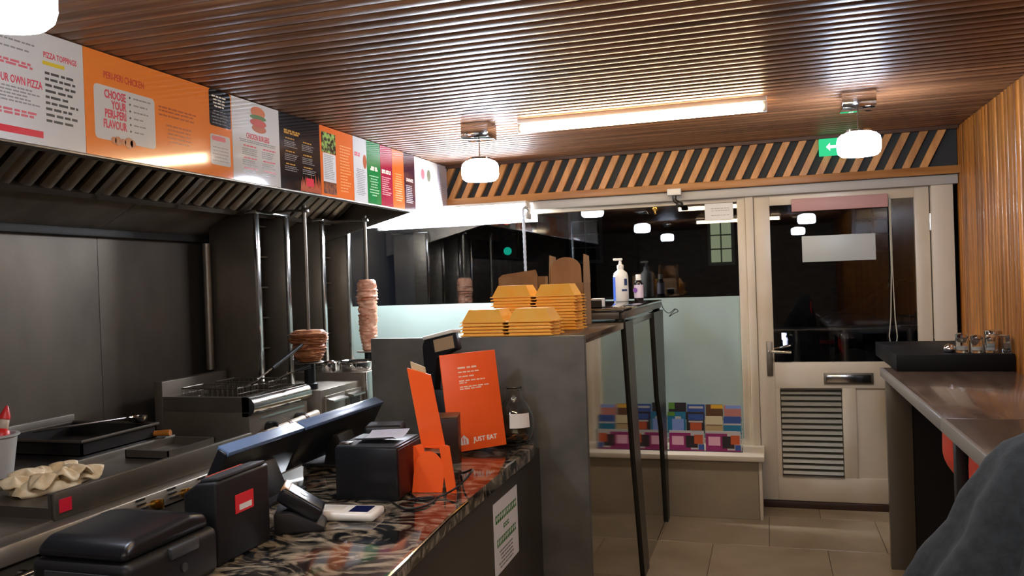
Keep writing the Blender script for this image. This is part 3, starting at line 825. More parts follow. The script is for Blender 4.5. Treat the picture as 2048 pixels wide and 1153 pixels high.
def basket(y0, label, up):
    b = thing('fry_basket', label, 'basket', (-2.62, y0 + 0.115, 0.95), 'wire baskets in the fryer')
    mb = MB()
    x0, x1, ya, yb, z0, z1 = -2.78, -2.46, y0 + 0.02, y0 + 0.185, 0.95, 1.035
    for i in range(12):
        x = x0 + (x1 - x0) * i / 11
        mb.tube([(x, ya, z1), (x, ya, z0), (x, yb, z0), (x, yb, z1)], 0.0016, 4)
    for i in range(8):
        yy = ya + (yb - ya) * i / 7
        mb.tube([(x0, yy, z1), (x0, yy, z0), (x1, yy, z0), (x1, yy, z1)], 0.0016, 4)
    for z in (0.98, 1.008):
        mb.tube([(x0, ya, z), (x1, ya, z), (x1, yb, z), (x0, yb, z)], 0.0016, 4, closed=True)
    obj('wire_mesh', mb, STEEL_D, b)
    mb = MB(); mb.tube([(x0, ya, z1), (x1, ya, z1), (x1, yb, z1), (x0, yb, z1)], 0.004, 6, closed=True)
    obj('rim', mb, STEEL, b)
    yc = (ya + yb) / 2
    mb = MB(); mb.tube([(x1, yc - 0.03, z1), (x1 + 0.05, yc, z1 + 0.03), (x1 + 0.06, yc, z1 + 0.04)], 0.004, 6); mb.tube([(x1, yc + 0.03, z1), (x1 + 0.05, yc, z1 + 0.03)], 0.004, 6)
    mb.tube([(x1 + 0.05, yc, z1 + 0.03), (x1 + 0.05 + 0.22 * up[0], yc + 0.22 * up[1], z1 + 0.03 + 0.22 * up[2])], 0.005, 8)
    obj('handle_rod', mb, STEEL_D, b)
    p = Vector((x1 + 0.05, yc, z1 + 0.03)); u = Vector(up)
    obj('handle_grip', MB().tube([p + u * 0.10, p + u * 0.30], 0.010, 10), BLACK, b)
basket(3.405, 'wire fry basket with a black handle raised toward the meat spit', (0.13, 1.2, 0.48))
basket(3.665, 'wire fry basket resting in the fryer well beside the steel cabinet', (0.35, 0.25, 0.12))

# low steel cabinet, raised cabinet
cb = thing('steel_cabinet', 'low stainless cabinet with flip handles between the fryer and the grills', 'cabinet', (-2.6, 4.2, 0))
obj('carcass', MB().box(-2.95, -2.32, 3.96, 4.42, 0.0, 0.955, bevel=0.004), STEEL, cb)
obj('rear_plinth', MB().box(-2.95, -2.55, 3.892, 3.96, 0.0, 0.955), STEEL_D, cb)
for y0, y1 in ((3.985, 4.20), (4.21, 4.40)):
    dr = obj('door', MB().box(-2.32, -2.306, y0, y1, 0.12, 0.92, bevel=0.003), STEEL, cb)
    obj('handle', MB().prism([(-2.306, 0.905), (-2.262, 0.895), (-2.262, 0.887), (-2.306, 0.895)], 'y', y0 + 0.01, y1 - 0.04), STEEL_B, dr)
obj('dark_opening', MB().box(-2.306, -2.3035, 4.26, 4.37, 0.6, 0.875), BLACK, cb)
cb2 = thing('grill_stand', 'raised stainless stand carrying the second grill and the pans', 'cabinet', (-2.6, 4.8, 0))
obj('carcass', MB().box(-2.97, -2.30, 4.425, 5.15, 0.0, 1.0, bevel=0.004), STEEL, cb2)
obj('front_post', MB().box(-2.30, -2.285, 4.43, 4.50, 0.05, 1.0, bevel=0.003), STEEL_B, cb2)
obj('door', MB().box(-2.30, -2.288, 4.52, 5.12, 0.1, 0.95, bevel=0.003), STEEL, cb2)

# doner grills
def grill(y0, y1, z0, label):
    t = thing('doner_grill', label, 'grill', (-2.8, (y0 + y1) / 2, z0), 'upright doner grills')
    z1 = 1.925
    obj('side_panel', MB().box(-2.95, -2.65, y0, y0 + 0.018, z0, z1, bevel=0.003), STEEL, t)
    obj('side_panel', MB().box(-2.95, -2.65, y1 - 0.018, y1, z0, z1, bevel=0.003), STEEL, t)
    for yy in (y0 - 0.002, y1 - 0.03):
        obj('edge_strip', MB().box(-2.664, -2.645, yy, yy + 0.032, z0, z1, bevel=0.003), STEEL_B, t)
    obj('back_panel', MB().box(-2.95, -2.935, y0 + 0.018, y1 - 0.018, z0, z1), STEEL_D, t)
    obj('top_cap', MB().box(-2.96, -2.64, y0 - 0.006, y1 + 0.006, z1, z1 + 0.02, bevel=0.004), STEEL_B, t)
    n = 5
    for k in range(n):
        za = z0 + 0.06 + k * (z1 - z0 - 0.09) / n; zb = za + (z1 - z0 - 0.09) / n - 0.03
        bn = obj('burner', MB().box(-2.935, -2.81, y0 + 0.03, y1 - 0.04, za, zb, bevel=0.004), mat('burner_ceramic', '#4b4643', 0.8, col2='#39322e', scale=(40, 40, 40)), t)
        obj('burner_lip', MB().box(-2.83, -2.785, y0 + 0.02, y1 - 0.02, zb + 0.006, zb + 0.014), STEEL, bn)
    obj('gas_pipe', MB().cyl((-2.95, y0 - 0.024, z0 + 0.125), (-2.95, y0 - 0.024, z1 - 0.15), 0.022, n=12), STEEL, t)
    return t
grill(3.90, 4.225, 0.955, 'tall stainless doner grill with stacked burners beside the fryer')
grill(4.60, 4.96, 1.0, 'tall stainless doner grill with stacked burners beside the frosted window')

def spit(x, y, zb, prof, m, zt, label, seed):
    random.seed(seed)
    t = thing('meat_spit', label, 'kebab', (x, y, zb))
    obj('rod', MB().cyl((x, y, zb + 0.03), (x, y, zt), 0.011, n=10), STEEL, t)
    obj('motor_base', MB().lathe([(0.045, 0), (0.045, 0.03), (0.03, 0.035), (0.03, prof[0][1] - zb - 0.008)], (x, y, zb), 20), BLACK_S, t)
    obj('drip_plate', MB().lathe([(0.075, 0), (0.08, 0.004), (0.075, 0.008), (0.01, 0.008)], (x, y, prof[0][1] - 0.010), 24), STEEL, t)
    # rippled stack of slices
    P_ = []
    n = 46
    zs0, zs1 = prof[0][1], prof[-1][1]
    for i in range(n + 1):
        z = zs0 + (zs1 - zs0) * i / n
        for (ra, za), (rb, zb2) in zip(prof, prof[1:]):
            if za <= z <= zb2 + 1e-6:
                r = ra + (rb - ra) * (z - za) / (zb2 - za + 1e-9); break
        P_.append((r * (1 + (0.06 if i % 2 else -0.04) + 0.018 * math.sin(i * 0.5 + seed) + random.uniform(-.04, .04)), z))
    P_ = [(0.012, zs0)] + P_ + [(0.012, zs1)]
    rnd = [[random.uniform(-.09, .09) + 0.03 * math.sin(q * 0.9 + jj * 0.35) for q in range(28)] for jj, _ in enumerate(P_)]
    obj('meat', MB().lathe(P_, (x, y, 0), 28, fn=lambda a, j: 1 + rnd[j][int(round(a / (2 * PI) * 28)) % 28]), m, t, smooth=70)
    obj('top_clamp', MB().box(x - 0.012, x + 0.025, y - 0.012, y + 0.012, zt - 0.04, zt - 0.015, bevel=0.003), STEEL_B, t)
    obj('top_bracket', MB().tube([(x, y, zt - 0.03), (x - 0.1, y, zt - 0.025), (-2.66, y, 1.932)], 0.007, 8), STEEL, t)
    return t
spit(-2.42, 4.02, 0.955, [(0.055, 1.108), (0.082, 1.15), (0.09, 1.2), (0.10, 1.262), (0.075, 1.28)], MEAT, 1.965,
     'short wide stump of browned doner meat on a tall spit', 5)
spit(-2.42, 4.735, 1.0, [(0.035, 1.105), (0.05, 1.17), (0.056, 1.30), (0.062, 1.46), (0.06, 1.53), (0.045, 1.552)], MEAT2, 1.955,
     'tall slim cone of pale chicken meat on a spit before the frosted window', 9)
# pans
def pan(x, y, z, r, h, label):
    t = thing('steel_pan', label, 'pan', (x, y, z), 'shiny steel pans by the grills')
    obj('pan_body', MB().lathe([(0.001, 0), (r * 0.93, 0), (r, 0.012), (r, h - 0.006), (r + 0.008, h), (r + 0.006, h + 0.003), (r - 0.004, h - 0.002), (r - 0.004, 0.012), (0.001, 0.006)], (x, y, z), 32), CHROME, t, smooth=50)
    for s in (-1, 1):
        obj('handle', MB().tube([(x - 0.02, y + s * r, z + h * .6), (x - 0.02, y + s * (r + 0.022), z + h * .65), (x + 0.02, y + s * (r + 0.022), z + h * .65), (x + 0.02, y + s * r, z + h * .6)], 0.004, 6), CHROME, t)
pan(-2.425, 4.555, 1.0, 0.098, 0.055, 'wide shiny steel pan on the raised stand')
pan(-2.59, 4.50, 1.0, 0.06, 0.055, 'small shiny steel pan beside the wider pan')
obj('supply_pipe', MB().cyl((-2.315, 3.30, 0.808), (-2.315, 3.62, 0.826), 0.02, n=16), mat('pipe_white', '#cfc3ad', 0.4), f)
obj('supply_pipe', MB().cyl((-2.315, 3.64, 0.827), (-2.315, 3.90, 0.842), 0.02, n=16), MATS['pipe_white'], f)
for yy, zz in ((3.42, 0.8148), (3.63, 0.8265), (3.78, 0.835)):
    pc = MB(); pc.cyl((-2.315, yy - 0.012, zz - 0.0007), (-2.315, yy + 0.012, zz + 0.0007), 0.023, n=16); pc.box(-2.36, -2.315, yy - 0.006, yy + 0.006, zz - 0.006, zz + 0.006)
    obj('pipe_clip', pc, mat('clip_brown', '#5a3d24', 0.5), f)

# ------------------------------------------------------------------ till counter
ZT = 0.93
ct = thing('till_counter', 'till counter with a polished black granite top and dark front', 'counter', (-1.1, 1.9, 0))
edge = [(-0.70, 0.5), (-0.735, 1.46), (-0.772, 1.9), (-0.79, 2.45), (-0.792, 2.70), (-0.80, 2.80), (-0.825, 2.87), (-0.86, 2.925)]
top = [(-1.47, 0.5)] + edge + [(-1.47, 2.925)]
obj('granite_top', MB().prism(top, 'z', ZT - 0.038, ZT, bevel=0.007, seg=3), GRANITE, ct)
obj('edge_trim', MB().tube([(x + 0.001, y, ZT - 0.006) for x, y in edge[:3]] + [(-0.778, 2.05, ZT - 0.006)], 0.0045, 8), CHROME, ct)
fp = [(-0.76, 0.5), (-0.80, 1.9), (-0.812, 2.6), (-0.82, 2.925), (-0.85, 2.925), (-0.84, 2.6), (-0.83, 1.9), (-0.79, 0.5)]
obj('front_panel', MB().prism(fp, 'z', 0.0, ZT - 0.039), PANEL_D, ct)
obj('back_carcass', MB().box(-1.44, -0.85, 0.5, 2.925, 0.0, ZT - 0.039), mat('carcass_dark', '#22201d', 0.6), ct)
nt_ = thing('counter_notice', 'white paper notice with green lettering taped to the counter front', 'notice', (-0.80, 2.47, 0.6))
ex = Vector((0.009 - 0.021 + 0.0, 0.7, 0)); ex = Vector((-0.012, 0.7, 0)).normalized()
px = lambda y: -0.80 - (y - 1.9) * 0.012 / 0.7
Mx = frame((px(2.47) + 0.0015, 2.47, 0.722), (px(2.6) - px(2.34), 0.26, 0), (0, 0, 1))
obj('sheet', MB().box(-0.13, 0.13, -0.105, 0.115, -0.0008, 0.0, M=Mx), PAPER, nt_)
gp = MB()
for yy, x0, x1, hh in ((0.062, -0.11, 0.115, 0.026), (0.025, -0.03, 0.03, 0.014), (-0.012, -0.10, 0.105, 0.024)):
    x = x0
    while x < x1 - 0.01:
        w = random.uniform(0.010, 0.018)
        gp.box(x, x + w, yy - hh / 2, yy - hh / 6, 0, 0.0004, M=Mx); gp.box(x, x + w * .4, yy - hh / 2, yy + hh / 2, 0, 0.0004, M=Mx); gp.box(x, x + w * .9, yy + hh / 4, yy + hh / 2, 0, 0.0004, M=Mx)
        x += w + 0.005
obj('green_lettering', gp, P_GREEN, nt_)['kind'] = 'stuff'
gp = MB()
for yy in fr_(-0.042, -0.09, 5): words(gp, Mx, -0.09 + random.uniform(0, .03), 0.09 - random.uniform(0, .03), yy, 0.005)
obj('small_print', gp, P_GREY, nt_)['kind'] = 'stuff'

# black card terminals and screens
def local(loc, rz=0, rx=0, ry=0):
    return Matrix.Translation(loc) @ Matrix.Rotation(rz, 4, 'Z') @ Matrix.Rotation(ry, 4, 'Y') @ Matrix.Rotation(rx, 4, 'X')
def xobj(name, mb, M, m, parent, smooth=40):
    return obj(name, xf(mb, M), m, parent, smooth)

t = thing('order_printer', 'bulky black order printer with a rounded lid at the near counter end', 'printer', (-1.20, 1.31, ZT))
M1 = local((-1.20, 1.31, ZT), 0.0) @ Matrix.Diagonal((1.05, 1.0, 1.12, 1))
xobj('body', MB().box(-0.105, 0.105, -0.125, 0.128, 0, 0.085, bevel=0.015, seg=4), M1, BLACK, t)
xobj('lid', MB().prism([(-0.12, 0.085), (-0.115, 0.105), (-0.09, 0.117), (0.06, 0.122), (0.105, 0.113), (0.122, 0.085)], 'x', -0.098, 0.095, bevel=0.012, seg=3), M1, BLACK_S, t)
xobj('lid_lever', MB().box(0.095, 0.112, -0.02, 0.06, 0.062, 0.083, bevel=0.005), M1, GREY_P, t)
xobj('paper_slot', MB().box(-0.07, 0.07, -0.128, -0.120, 0.06, 0.068), M1, GREY_P, t)
xobj('button', MB().cyl((0.104, 0.02, 0.04), (0.108, 0.02, 0.04), 0.008, n=12), M1, GREY_P, t)

t = thing('ticket_printer', 'upright black ticket printer with a red sticker', 'printer', (-1.13, 1.60, ZT))
M2 = local((-1.105, 1.55, ZT), 0.0)
xobj('body', MB().prism([(-0.085, 0), (-0.085, 0.150), (-0.05, 0.172), (0.0, 0.178), (0.0, 0.0)], 'y', -0.095, 0.095, bevel=0.007, seg=3), M2, BLACK, t)
xobj('top_cover', MB().prism([(-0.05, 0.172), (-0.003, 0.178), (-0.003, 0.186), (-0.045, 0.181)], 'y', -0.085, 0.085, bevel=0.003), M2, GREY_P, t)
xobj('red_strip', MB().box(-0.060, -0.050, -0.05, 0.075, 0.166, 0.177), M2, mat('strip_red', '#c24a38', 0.4), t)
st_ = xobj('red_sticker', MB().box(0.0002, 0.0015, -0.035, 0.030, 0.095, 0.135), M2, mat('sticker_red', '#e0303a', 0.35), t)
xobj('sticker_print', MB().box(0.0014, 0.002, -0.022, 0.022, 0.100, 0.112), M2, PAPER, st_)

def screen(y0, y1, label):
    t = thing('till_screen', label, 'monitor', (-1.36, (y0 + y1) / 2, ZT), 'till screens facing the kitchen')
    yc = (y0 + y1) / 2; w = (y1 - y0)
    Ms = Matrix.Translation((-1.345, yc, 1.095)) @ Matrix.Rotation(math.radians(28), 4, 'Y')
    xobj('casing', MB().box(-0.016, 0.016, -w / 2, w / 2, -0.15, 0.0, bevel=0.006, seg=3), Ms, BLACK_S, t)
    xobj('top_bezel', MB().box(-0.019, 0.0175, -w / 2 + 0.004, w / 2 - 0.004, -0.008, 0.005, bevel=0.002), Ms, mat('blue_lit_bezel', '#6c86ad', 0.3), t)  # bluish light on the top edge is put into this colour
    xobj('display', MB().box(-0.0185, -0.016, -w / 2 + 0.02, w / 2 - 0.02, -0.14, -0.012), Ms, BLACK_G, t)
    obj('stand', MB().prism([(-1.40, ZT), (-1.30, ZT), (-1.345, 1.03), (-1.375, 1.03)], 'y', yc - 0.05, yc + 0.05, bevel=0.004), BLACK, t)
    obj('foot', MB().box(-1.455, -1.27, yc - 0.09, yc + 0.09, ZT, ZT + 0.012, bevel=0.004), BLACK, t)
screen(1.80, 2.17, 'black till screen beside the upright ticket printer')
screen(2.175, 2.70, 'wide black till screen beside the tall grey counter')

t = thing('card_reader', 'black card reader tilted on a stand beside the white calculator', 'card reader', (-1.08, 1.74, ZT))
M3 = local((-1.085, 1.745, ZT), 0.45)
xobj('base', MB().prism([(-0.06, 0), (0.055, 0), (0.055, 0.012), (-0.02, 0.05), (-0.06, 0.05)], 'y', -0.05, 0.045, bevel=0.004), M3, BLACK, t)
Mh = M3 @ Matrix.Translation((0, 0, 0.055)) @ Matrix.Rotation(math.radians(34), 4, 'Y')
xobj('handset', MB().box(-0.06, 0.05, -0.042, 0.042, -0.014, 0.024, bevel=0.008, seg=3), Mh, BLACK_S, t)
xobj('top_bar', MB().box(-0.0625, -0.045, -0.036, 0.036, 0.012, 0.0255, bevel=0.003), Mh, mat('reader_tan', '#b3875e', 0.35), t)
xobj('logo_button', MB().cyl((-0.01, 0, 0.024), (-0.01, 0, 0.0252), 0.01, n=16), Mh, STEEL_B, t)
xobj('front_label', MB().box(0.0495, 0.0515, -0.03, 0.03, -0.008, 0.014), Mh, mat('label_grey', '#a8a6a3', 0.4), t)

t = thing('white_pager', 'flat white handset with a small dark blue display', 'handset', (-1.0, 1.84, ZT))
M4 = local((-1.02, 1.845, ZT), 0.10)
xobj('case', MB().box(-0.085, 0.085, -0.042, 0.042, 0.0, 0.022, bevel=0.009, seg=3), M4, WHITE, t)
xobj('display', MB().box(0.015, 0.065, -0.028, 0.026, 0.0215, 0.0228), M4, mat('lcd_navy', '#141c48', 0.12), t)
xobj('keys', MB().box(-0.06, -0.005, -0.02, 0.02, 0.0215, 0.0226, bevel=0.0005), M4, mat('key_offwhite', '#cfcabd', 0.4), t)

t = thing('receipt_printer', 'cube shaped black receipt printer with paper curling from its top', 'printer', (-1.05, 2.07, ZT))
M5 = local((-1.045, 2.085, ZT), 0.06)
xobj('body', MB().box(-0.095, 0.085, -0.085, 0.10, 0.0, 0.142, bevel=0.005), M5, BLACK_S, t)
xobj('side_panel', MB().box(0.0845, 0.088, -0.078, 0.092, 0.006, 0.136, bevel=0.002), M5, mat('maroon_plastic', '#3a1714', 0.4), t)
xobj('top_plate', MB().box(-0.09, 0.08, -0.08, 0.095, 0.1415, 0.146, bevel=0.001), M5, GREY_P, t)
pp = MB(); pp.grid(lambda u, v: (-0.05 + 0.115 * u, -0.06 + 0.13 * v, 0.147 + 0.014 * (2 * v - 1) ** 2 + 0.006 * u), 4, 8)
xobj('paper', pp, M5, mat('receipt_paper', '#b9bccb', 0.7), t, 60)
xobj('tear_bar', MB().box(-0.085, -0.055, -0.075, -0.05, 0.146, 0.152, bevel=0.001), M5, STEEL_B, t)

# orange leaflet holder
t = thing('leaflet_holder', 'folded orange card leaflet holder with slotted feet on the granite', 'card stand', (-0.91, 2.15, ZT))
def hold(name, poly, y0, m, skew=0.0):
    M_ = Matrix.Translation((-0.90, y0, 0)) @ Matrix.Rotation(skew, 4, 'Z') @ Matrix.Translation((0.90, 0, 0))
    xobj(name, MB().prism(poly, 'y', 0, 0.004), M_, m, t)
hold('back_board', [(-0.992, 1.268), (-0.91, 1.251), (-0.868, 1.05), (-0.845, 0.932), (-0.865, 0.932), (-0.88, 1.045), (-0.948, 1.045)], 2.14, ORANGE, -0.25)
hold('leaflet', [(-0.985, 1.285), (-0.935, 1.27), (-0.885, 1.03), (-0.945, 1.03)], 2.152, mat('cream_leaflet', '#c9b68e', 0.6), -0.25)
hold('front_pocket', [(-0.978, 1.05), (-0.93, 1.062), (-0.915, 0.95), (-0.93, 0.931), (-0.966, 0.931)], 2.125, ORANGE, 0.1)
hold('rounded_tab', [(-0.957, 0.931)] + [(-0.907 + 0.043 * math.cos(a), 0.985 + 0.06 * math.sin(a)) for a in [math.radians(q) for q in range(180, -1, -20)]] + [(-0.872, 0.931)], 2.105, ORANGE, 0.15)
hold('side_foot', [(-0.878, 1.06), (-0.846, 1.06), (-0.828, 0.931), (-0.858, 0.931)], 2.115, ORANGE, -0.15)
hold('shelf_fold', [(-0.97, 1.05), (-0.86, 1.058), (-0.86, 1.054), (-0.97, 1.046)], 2.127, ORANGE, 0.0)

# orange board sign
t = thing('table_sign', 'tall orange board sign with white lettering and a house logo', 'sign', (-0.96, 2.68, ZT))
yw, ln = 0.80, 0.15
Ms = frame((-0.9652, 2.6796, ZT + 0.003), (math.cos(yw), math.sin(yw), 0.025), (-math.sin(yw) * math.sin(ln), math.cos(yw) * math.sin(ln), math.cos(ln)))
bw, bh_ = 0.214, 0.334
xobj('board', MB().box(-bw / 2, bw / 2, 0.0, bh_, -0.006, 0.0, bevel=0.0015), Ms, ORANGE, t)
xobj('strut', MB().prism([(-0.006, 0.002), (-0.006, 0.22), (-0.115, 0.045)], 'x', -0.03, 0.03), Ms @ Matrix(((1, 0, 0, 0), (0, 0, 1, 0), (0, 1, 0, 0), (0, 0, 0, 1))), mat('strut_grey', '#8c847a', 0.7), t)
tx = MB()
for k, (yy, w) in enumerate(((0.283, 0.075), (0.268, 0.082), (0.253, 0.065), (0.238, 0.10), (0.231, 0.03), (0.217, 0.115), (0.210, 0.085))):
    words(tx, Ms, -0.045, -0.045 + w, yy, 0.0042 if k else 0.006)
obj('small_print', tx, mat('print_peach', '#ffd9c2', 0.4), t)['kind'] = 'stuff'
text('JUST EAT', 0.022, Ms @ Matrix.Translation((0.028, 0.034, 0.0)), PAPER, t, bold=0.0006)
hs = MB(); hs.prism([(-0.015, -0.013), (0.015, -0.013), (0.016, 0.004), (0.0, 0.02), (-0.016, 0.004)], 'z', 0, 0.0006, M=Ms @ Matrix.Translation((-0.052, 0.035, 0)))
lg = obj('house_logo', hs, PAPER, t)
hk = MB()
MK = Ms @ Matrix.Translation((-0.052, 0.035, 0.0006))
hk.box(-0.0062, -0.0038, -0.011, 0.004, 0, 0.0005, M=MK); hk.box(0.0035, 0.0065, -0.011, 0.0065, 0, 0.0005, M=MK)
for q in (-0.0085, -0.0056, -0.0027): hk.box(q, q + 0.0014, 0.002, 0.010, 0, 0.0005, M=MK)
obj('cutlery_mark', hk, ORANGE, lg)

# dark tablet behind, small brown box
t = thing('order_tablet', 'black order tablet on a stand with a pale top edge', 'tablet', (-1.09, 2.72, ZT))
Mt2 = frame((-1.095, 2.72, 1.09), (0.17, -0.06, 0.036), (-0.10, 0.06, 1))
xobj('casing', MB().prism([(-0.10, 0.0), (-0.075, 0.21), (-0.06, 0.232), (0.082, 0.236), (0.088, 0.17), (-0.02, 0.16), (-0.05, 0.02)], 'z', -0.03, 0.0, bevel=0.006), Mt2, BLACK_S, t)
xobj('pale_edge', MB().box(-0.062, 0.084, 0.230, 0.243, -0.04, 0.004, bevel=0.003), Mt2, mat('edge_pale', '#dcd8cc', 0.35), t)
xobj('tan_label', MB().box(-0.015, 0.078, 0.178, 0.222, 0.0, 0.0012), Mt2, mat('tan_label', '#a58b6c', 0.4), t)
obj('stand', MB().prism([(-1.16, ZT), (-1.06, ZT), (-1.10, 1.13), (-1.165, 1.13)], 'y', 2.725, 2.76, bevel=0.004), BLACK, t)
obj('foot', MB().box(-1.19, -1.03, 2.64, 2.82, ZT, ZT + 0.014, bevel=0.005), BLACK, t)
t = thing('brown_box', 'small dark brown card box between the two orange signs', 'box', (-1.0, 2.48, ZT))
M6 = local((-1.01, 2.50, ZT), 0.25)
xobj('carton', MB().box(-0.04, 0.04, -0.045, 0.045, 0, 0.145, bevel=0.002), M6, mat('dark_brown_card', '#2e1c14', 0.4), t)
xobj('lid_flap', MB().box(-0.041, 0.041, -0.046, 0.046, 0.145, 0.150, bevel=0.001), M6, mat('brown_card_top', '#6d4a32', 0.4), t)
# black speaker behind holder
t = thing('small_speaker', 'small black box speaker behind the receipt printer', 'speaker', (-1.17, 2.36, ZT))
xobj('cabinet', MB().box(-0.06, 0.06, -0.05, 0.05, 0, 0.14, bevel=0.012, seg=3), local((-1.17, 2.38, ZT), 0.3), BLACK, t)
xobj('grille', MB().cyl((0, -0.049, 0.07), (0, -0.054, 0.07), 0.04, n=20), local((-1.17, 2.38, ZT), 0.3), BLACK_S, t)
# tip jar
t = thing('tip_jar', 'clear glass tip jar with a white label and coins inside', 'jar', (-0.885, 2.845, ZT))
cx, cy = -0.885, 2.845
obj('glass', MB().lathe([(0.001, 0.002), (0.05, 0.002), (0.062, 0.012), (0.07, 0.05), (0.068, 0.09), (0.05, 0.13), (0.03, 0.155), (0.026, 0.19), (0.029, 0.195), (0.0265, 0.195), (0.0235, 0.19), (0.0275, 0.155), (0.047, 0.128), (0.065, 0.09), (0.067, 0.05), (0.059, 0.015), (0.047, 0.006), (0.001, 0.006)], (cx, cy, ZT), 32), JAR, t, smooth=60)
lb = MB(); lb.grid(lambda u, v: (cx + 0.0712 * math.cos(-1.55 + 1.1 * u) * (1 - 0.05 * v), cy + 0.0712 * math.sin(-1.55 + 1.1 * u) * (1 - 0.05 * v), ZT + 0.058 + 0.05 * v), 10, 2)
obj('paper_label', lb, PAPER, t, 60)
random.seed(2)
for k in range(12):
    a, r = random.uniform(0, 6.28), random.uniform(0, 0.04)
    x, y_ = cx + r * math.cos(a), cy + r * math.sin(a)
    z = ZT + 0.0075 + 0.0022 * k * 0.6
    obj('coin', MB().cyl((x, y_, z), (x + random.uniform(-.001, .001), y_, z + 0.002), 0.012, n=14), mat('copper_coin', '#a9713f', 0.3, 1.0), t)
# cables on the granite
def cable(pts, label, r=0.003):
    P3 = []
    for i in range(len(pts) - 1):
        p0 = Vector(pts[max(i - 1, 0)]); p1 = Vector(pts[i]); p2 = Vector(pts[i + 1]); p3 = Vector(pts[min(i + 2, len(pts) - 1)])
        for k in range(8):
            u = k / 8
            P3.append(0.5 * ((2 * p1) + (-p0 + p2) * u + (2 * p0 - 5 * p1 + 4 * p2 - p3) * u * u + (-p0 + 3 * p1 - 3 * p2 + p3) * u ** 3))
    P3.append(Vector(pts[-1]))
    o = obj('cable', MB().tube(P3, r, 6), BLACK, None, 60)
    tag(o, label, 'cable')
zc = ZT + 0.0035
cable([(-0.955, 2.08, zc), (-0.90, 2.02, zc), (-0.86, 2.06, zc), (-0.82, 2.10, zc + 0.02), (-0.80, 2.16, zc + 0.05), (-0.86, 2.25, zc + 0.02), (-0.9, 2.33, zc)], 'black cable looping around the orange leaflet holder')
cable([(-0.96, 1.98, zc), (-0.90, 1.93, zc), (-0.86, 1.97, zc), (-0.87, 2.05, zc), (-0.93, 2.01, zc + 0.002)], 'black cable coiled on the granite in front of the receipt printer')

# ------------------------------------------------------------------ tall serving counter
TX0, TX1, TY0, TY1, TZ = -1.49, -0.64, 2.93, 5.205, 1.30
tc_ = thing('serving_counter', 'tall serving counter clad in grey stone laminate with a mirror polished side', 'counter', (-1.06, 4.0, 0))
obj('end_panel', MB().box(TX0, TX1, TY0, TY0 + 0.03, 0, TZ, bevel=0.002), LAM, tc_)
obj('carcass', MB().box(-1.19, TX1 - 0.014, TY0 + 0.03, TY1, 0, TZ - 0.03), MATS['carcass_dark'], tc_)
obj('worktop', MB().box(-1.20, TX1, TY0 + 0.03, TY1, TZ - 0.03, TZ, bevel=0.003), mat('brown_worktop', '#4b3f36', 0.16, col2='#6d5d4c', scale=(6, 6, 6), lo=0.4, hi=0.75), tc_)
for y0, y1 in ((TY0 + 0.032, 4.05), (4.052, TY1)):
    obj('mirror_panel', MB().box(TX1 - 0.013, TX1 - 0.006, y0, y1, 0.0, TZ - 0.031), MIRROR, tc_)
obj('corner_post', MB().prism([(3.80, TZ), (4.02, TZ), (4.12, 0.65), (4.30, 0.0), (4.14, 0.0), (3.95, 0.65)], 'x', TX1 - 0.02, TX1 + 0.006), DARK_FR, tc_)
obj('corner_post', MB().prism([(4.78, TZ), (5.21, TZ), (5.21, 0.0), (5.12, 0.0), (5.02, 0.6), (4.88, 0.8)], 'x', TX1 - 0.03, TX1 + 0.008), DARK_FR, tc_)
rz_ = thing('heated_shelf', 'dark glossy raised shelf on the far end of the serving counter', 'shelf', (-1.0, 4.5, TZ))
obj('top_plate', MB().box(-1.19, TX1 + 0.004, 3.78, 5.20, 1.348, 1.362, bevel=0.003), mat('smoked_glass_top', '#241f1d', 0.06, coat=0.5), rz_)
for x in (-1.17, TX1 - 0.045):
    for y_ in (3.82, 5.12):
        obj('foot', MB().box(x, x + 0.04, y_, y_ + 0.05, TZ, 1.348, bevel=0.002), DARK_FR, rz_)
obj('side_rail', MB().box(TX1 - 0.012, TX1 + 0.002, 3.80, 5.18, 1.315, 1.348, bevel=0.002), mat('rail_brown', '#5a5046', 0.3), rz_)
obj('side_rail', MB().box(-1.18, -0.66, 3.79, 3.80, 1.315, 1.348, bevel=0.002), MATS['rail_brown'], rz_)

# foam clamshells, open and stacked upside down
def tub_mb(x0, x1, y0, y1, h, inset):
    b = MB()
    t_ = 0.0025
    lo = [(x0, y0), (x1, y0), (x1, y1), (x0, y1)]
    hi = [(x0 + inset, y0 + inset), (x1 - inset, y0 + inset), (x1 - inset, y1 - inset), (x0 + inset, y1 - inset)]
    rim = [(x0 - 0.007, y0 - 0.007), (x1 + 0.007, y0 - 0.007), (x1 + 0.007, y1 + 0.007), (x0 - 0.007, y1 + 0.007)]
    vs = [(*p, 0.0) for p in rim] + [(*p, 0.004) for p in rim] + [(*p, 0.004) for p in lo] + [(*p, h) for p in hi]
    vi = [(p[0] + (t_ if p[0] < (x0 + x1) / 2 else -t_), p[1] + (t_ if p[1] < (y0 + y1) / 2 else -t_), 0.0) for p in lo] + \
         [(p[0] + (t_ if p[0] < (x0 + x1) / 2 else -t_), p[1] + (t_ if p[1] < (y0 + y1) / 2 else -t_), h - t_) for p in hi]
    vs += vi
    fs = []
    for k in range(4):
        q = (k + 1) % 4
        fs += [(k, q, 4 + q, 4 + k), (4 + k, 4 + q, 8 + q, 8 + k), (8 + k, 8 + q, 12 + q, 12 + k), (16 + k, 16 + q, q, k), (16 + k, 20 + k, 20 + q, 16 + q)]
    fs += [(12, 13, 14, 15), (20, 23, 22, 21)]
    b._add(vs, fs)
    return b
W_, D_, H_ = 0.165, 0.17, 0.05
tubA = tub_mb(-W_ - 0.010, -0.010, -D_ / 2, D_ / 2, H_, 0.022).mesh('tray_half', 30)
